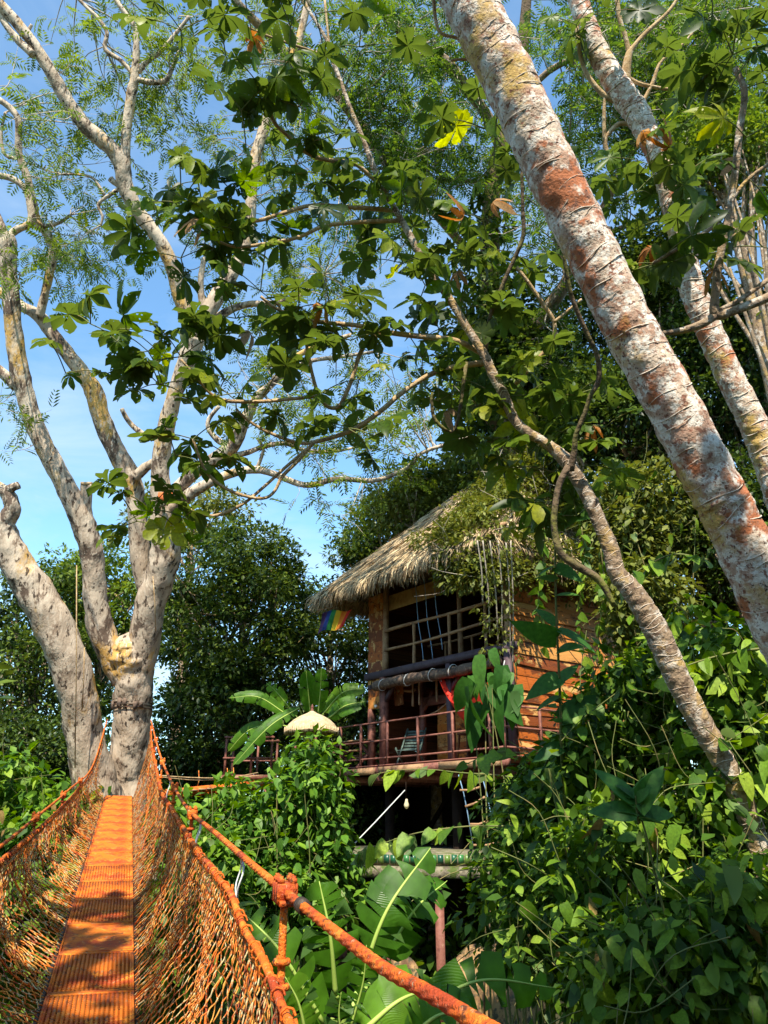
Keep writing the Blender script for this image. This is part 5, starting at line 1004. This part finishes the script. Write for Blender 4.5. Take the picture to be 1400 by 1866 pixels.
climber('climbing_vine', 'shaded vine curtain under the crooked trunk', [(1130, 1600, 7.0, 130, 120, .5), (1250, 1560, 7.0, 100, 120, .5)], 260, .19, 5200, .12)
climber('climbing_vine', 'low vine with broad leaves at the foot of the thicket', [(1280, 1760, 5.6, 140, 110, .5), (1150, 1790, 5.8, 110, 90, .4), (1350, 1640, 5.8, 70, 100, .4)], 220, .20, 4200, .12)
climber('climbing_vine', 'dim vine curtain hanging between terrace and thicket', [(970, 1560, 8.8, 70, 130, .5), (930, 1650, 8.4, 70, 110, .4), (1010, 1700, 7.4, 80, 120, .5), (960, 1480, 9.6, 60, 60, .3)], 200, .22, 5200, .11)
climber('leafy_shrub', 'rounded light green shrub left of the net', [(30, 1440, 16.5, 60, 60, .6), (110, 1470, 16, 60, 40, .5), (60, 1530, 15.5, 60, 50, .5)], 160, .26, 2600, .2, 'shrub', fmat=M_mound)
climber('leafy_shrub', 'bright shrub seen through the net below the bridge', [(60, 1700, 11, 90, 110, .8), (160, 1640, 12, 60, 90, .6), (330, 1720, 9.5, 90, 110, .8)], 180, .24, 5000, .2, 'shrub', fmat=M_bglight)
climber('leafy_shrub', 'dark shrub between net and vine mound', [(380, 1600, 11.5, 60, 90, .5), (330, 1520, 13, 50, 60, .5)], 90, .22, 2600, .17, 'shrub', fmat=M_mound)
climber('trailing_vine', 'big heart leaved climber hanging before the lower deck post', [(905, 1210, 11.6, 40, 40, .3), (880, 1260, 11.4, 30, 45, .3), (925, 1260, 11.4, 30, 40, .3)], 26, .62, 0, 0, 'vine', LEAF_BIG, droop=1.2, stems=4)

# spray branches: a stem with leaves hanging in two rows
def spray(name, label, rows, t, n, size, meshes, cat='vine', hang=.7, w=.012, group=None):
    q = np.array([P(x, y, tt) for (x, y), tt in zip(rows, t if hasattr(t, '__len__') else [t] * len(rows))]); kk = spline(q, 8); c = kk[0]; o = thing(name, label, cat, (c[0], c[1], c[2]), 0, group)
    m = MB(); m.tube(kk, np.linspace(w, w * .4, len(kk)), 6); obj('stem', m, M_stem, o, smooth=True)
    i = np.clip(np.linspace(1, len(kk) - 1, n) + RNG.normal(size=n) * 1.1, .5, len(kk) - 1); i.sort(); p = np.array([[np.interp(v, np.arange(len(kk)), kk[:, j]) for j in range(3)] for v in i]); T = nrm(np.gradient(p, axis=0)); sd = nrm(np.cross(T, [0, 0, 1.0]) + 1e-6) * np.where(np.arange(n) % 2, 1, -1)[:, None]
    d = nrm(T * .35 + sd * .7 + np.array([0, 0, -hang]) + rdir(n) * .55); tov = nrm(np.array([0, 0, CZ]) - p); nn = nrm(tov * .5 + np.array([0, 0, .6]) + rdir(n) * .8); leaf_objs(o, meshes, p, frames(d, nn), size * RNG.uniform(.45, 1.15, n)); return o
spray('trailing_vine', 'leafy spray reaching left across the dark space under the deck', [(1010, 1500), (930, 1505), (850, 1506), (760, 1518), (690, 1540), (655, 1555)], [8.6, 8.6, 8.7, 8.8, 8.9, 9.0], 30, .27, LEAF_VINE)
spray('trailing_vine', 'row of hanging leaves along the deck edge', [(960, 1420), (900, 1412), (840, 1408), (780, 1402), (720, 1404), (680, 1412)], 12.5, 20, .32, LEAF_VINE)
spray('trailing_vine', 'tall straight stem with broad leaves before the board wall', [(1030, 1470), (1024, 1380), (1020, 1250), (1014, 1120), (1012, 1000), (1014, 930)], 8.4, 26, .42, LEAF_BIG, hang=.2, w=.02)
spray('trailing_vine', 'thin grey stem carrying a whorl of broad leaves in the thicket', [(1262, 1830), (1230, 1730), (1200, 1620), (1180, 1530), (1165, 1480), (1160, 1462)], 5.6, 5, .22, LEAF_BIG, w=.012)
sp = spray('trailing_vine', 'whorl of dark broad leaves above the thin grey stem', [(1165, 1500), (1160, 1470), (1158, 1450)], 5.6, 12, .34, LEAF_BIG, hang=.1)
spray('trailing_vine', 'leafy spray in front of the lower deck corner', [(1080, 1440), (1010, 1400), (960, 1375), (900, 1372), (850, 1392)], 9.4, 22, .26, LEAF_VINE, hang=.5)
spray('trailing_vine', 'yellow green leaf spray over the leaning trunks', [(1400, 1180), (1330, 1190), (1260, 1210), (1190, 1240)], 7.4, 18, .22, LEAF_VINE)
spray('trailing_vine', 'round leaved spray hanging beside the thick trunk', [(1290, 1020), (1230, 1010), (1180, 1030), (1130, 1060)], 7.6, 20, .22, LEAF_VINE)
spray('trailing_vine', 'slender leafy strand hanging over the board wall from the eave corner', [(985, 960), (991, 1030), (981, 1090), (990, 1180)], 13.4, 34, .20, LEAF_VINE, hang=.6)
spray('trailing_vine', 'slender leafy strand hanging over the middle of the board wall', [(1060, 960), (1066, 1030), (1056, 1115), (1065, 1230)], 13.4, 34, .20, LEAF_VINE, hang=.6)
spray('trailing_vine', 'slender leafy strand hanging at the overgrown end of the board wall', [(1095, 1000), (1101, 1070), (1091, 1165), (1100, 1290)], 13.4, 34, .20, LEAF_VINE, hang=.6)
# vines over the right half of the roof, with hanging bare stems
rv = thing('roof_vine', 'small leaved vine overgrowing the right half of the thatched roof', 'vine', HW(.9, -.9, 4.3))
m = MB(); cc = []
for q in range(300):
    u, v = RNG.random(2); x = -2.3 + 2.7 * u ** .8; e = np.array([x, -1.05, EZ]); r = np.array([max(-3.4, min(-.5, x)), 2.6, RZ]); p = e + (r - e) * v; cc.append(HW(*p) + np.array([0, 0, .1 + .4 * RNG.random() ** 2]))
for q in range(330):
    u, v = RNG.random(2); e = np.array([.42, -1.05 + 6.5 * u, EZ]); r = np.array([-.5, 2.6, RZ]); p = e + (r - e) * v * .95; cc.append(HW(*p) + np.array([0, 0, .12]))
for q in range(120): u = RNG.random(); cc.append(HW(.55 + RNG.normal() * .12, -1.0 + 6.4 * RNG.random(), EZ + .1 - 1.1 * RNG.random() ** 1.6))
for q in range(70): u = RNG.random(); cc.append(HW(-1.0 + 1.4 * u, -1.1 + RNG.normal() * .1, EZ - RNG.random() * 1.0)); 
leaf_cloud(m, T_RH, np.array(cc), .3, 42, .13, .7, droop=.5); obj('foliage', m, M_olive, rv, kind='stuff')
m = MB()
for q in range(160):
    a = cc[int(RNG.integers(len(cc)))]; b = a + rdir(1)[0] * .9; m.tube(spline(np.stack([a, (a + b) / 2 + rdir(1)[0] * .2, b]), 3), .007, 3, cap=False)
obj('twigs', m, M_pale_twig, rv, kind='stuff')
for q, (x0, x1, y0, y1) in enumerate(((880, 893, 985, 1160), (893, 908, 985, 1175), (908, 915, 985, 1150), (922, 930, 985, 1190), (931, 934, 985, 1230), (870, 880, 985, 1100))):
    m = MB(); k = spline(np.stack([P(x0, y0, 15.0), P((x0 + x1) / 2 + 3, (y0 + y1) / 2, 15.0), P(x1, y1, 15.1)]), 8); m.tube(k, .014, 5); obj('hanging_stem', m, M_pale_twig, rv, smooth=True)
m = MB(); leaf_cloud(m, T_RH, [P(x + RNG.normal() * 9, y, 15.0) for x in (890, 900, 925) for y in range(1000, 1200, 18)], .12, 14, .10, 1, droop=.8); obj('hanging_leaves', m, M_olive, rv, kind='stuff')
# vines climbing the far end of the side wall
climber('wall_vine', 'tangled vine swallowing the far end of the board wall', [(1150, 1010, 14.5, 60, 90, .5), (1180, 1110, 13.5, 70, 90, .5), (1120, 930, 15, 70, 70, .4), (1200, 960, 14.5, 80, 110, .5)], 90, .22, 13000, .13, fmat=M_olive, cr=.35)

# ================================================================== unseen trees added behind the viewer to shade the thicket and dapple the bridge
def shade_tree(label, cx, cy, cz, r, clumps, per):
    gz_ = float(ground_z(cx, cy - 3)); o = thing('added_canopy_tree', label, 'tree', (cx, cy - 3, gz_)); S_ = spline(np.array([[cx, cy - 3, gz_ - .3, .4], [cx - .2, cy - 2.6, gz_ + 6, .3], [cx, cy, cz, .12]]), 6)
    m = MB(); m.tube(S_[:, :3], S_[:, 3], 10, lump=.06); obj('trunk', m, M_bark, o, smooth=True)
    m = MB(); cl = crown_clumps((cx, cy, cz), r, r, r * .45, clumps, -1); leaf_cloud(m, T_OV, cl, .6, per, .30, .7); obj('crown', m, M_bg, o, kind='stuff')
shade_tree('broad unseen canopy tree added behind the bridge to shade the thicket', 1.1, -1.9, 14.7, 1.25, 40, 60)
shade_tree('thin unseen canopy tree added behind the viewer to dapple the bridge', -2.9, -1.1, 15.6, 1.8, 15, 34)
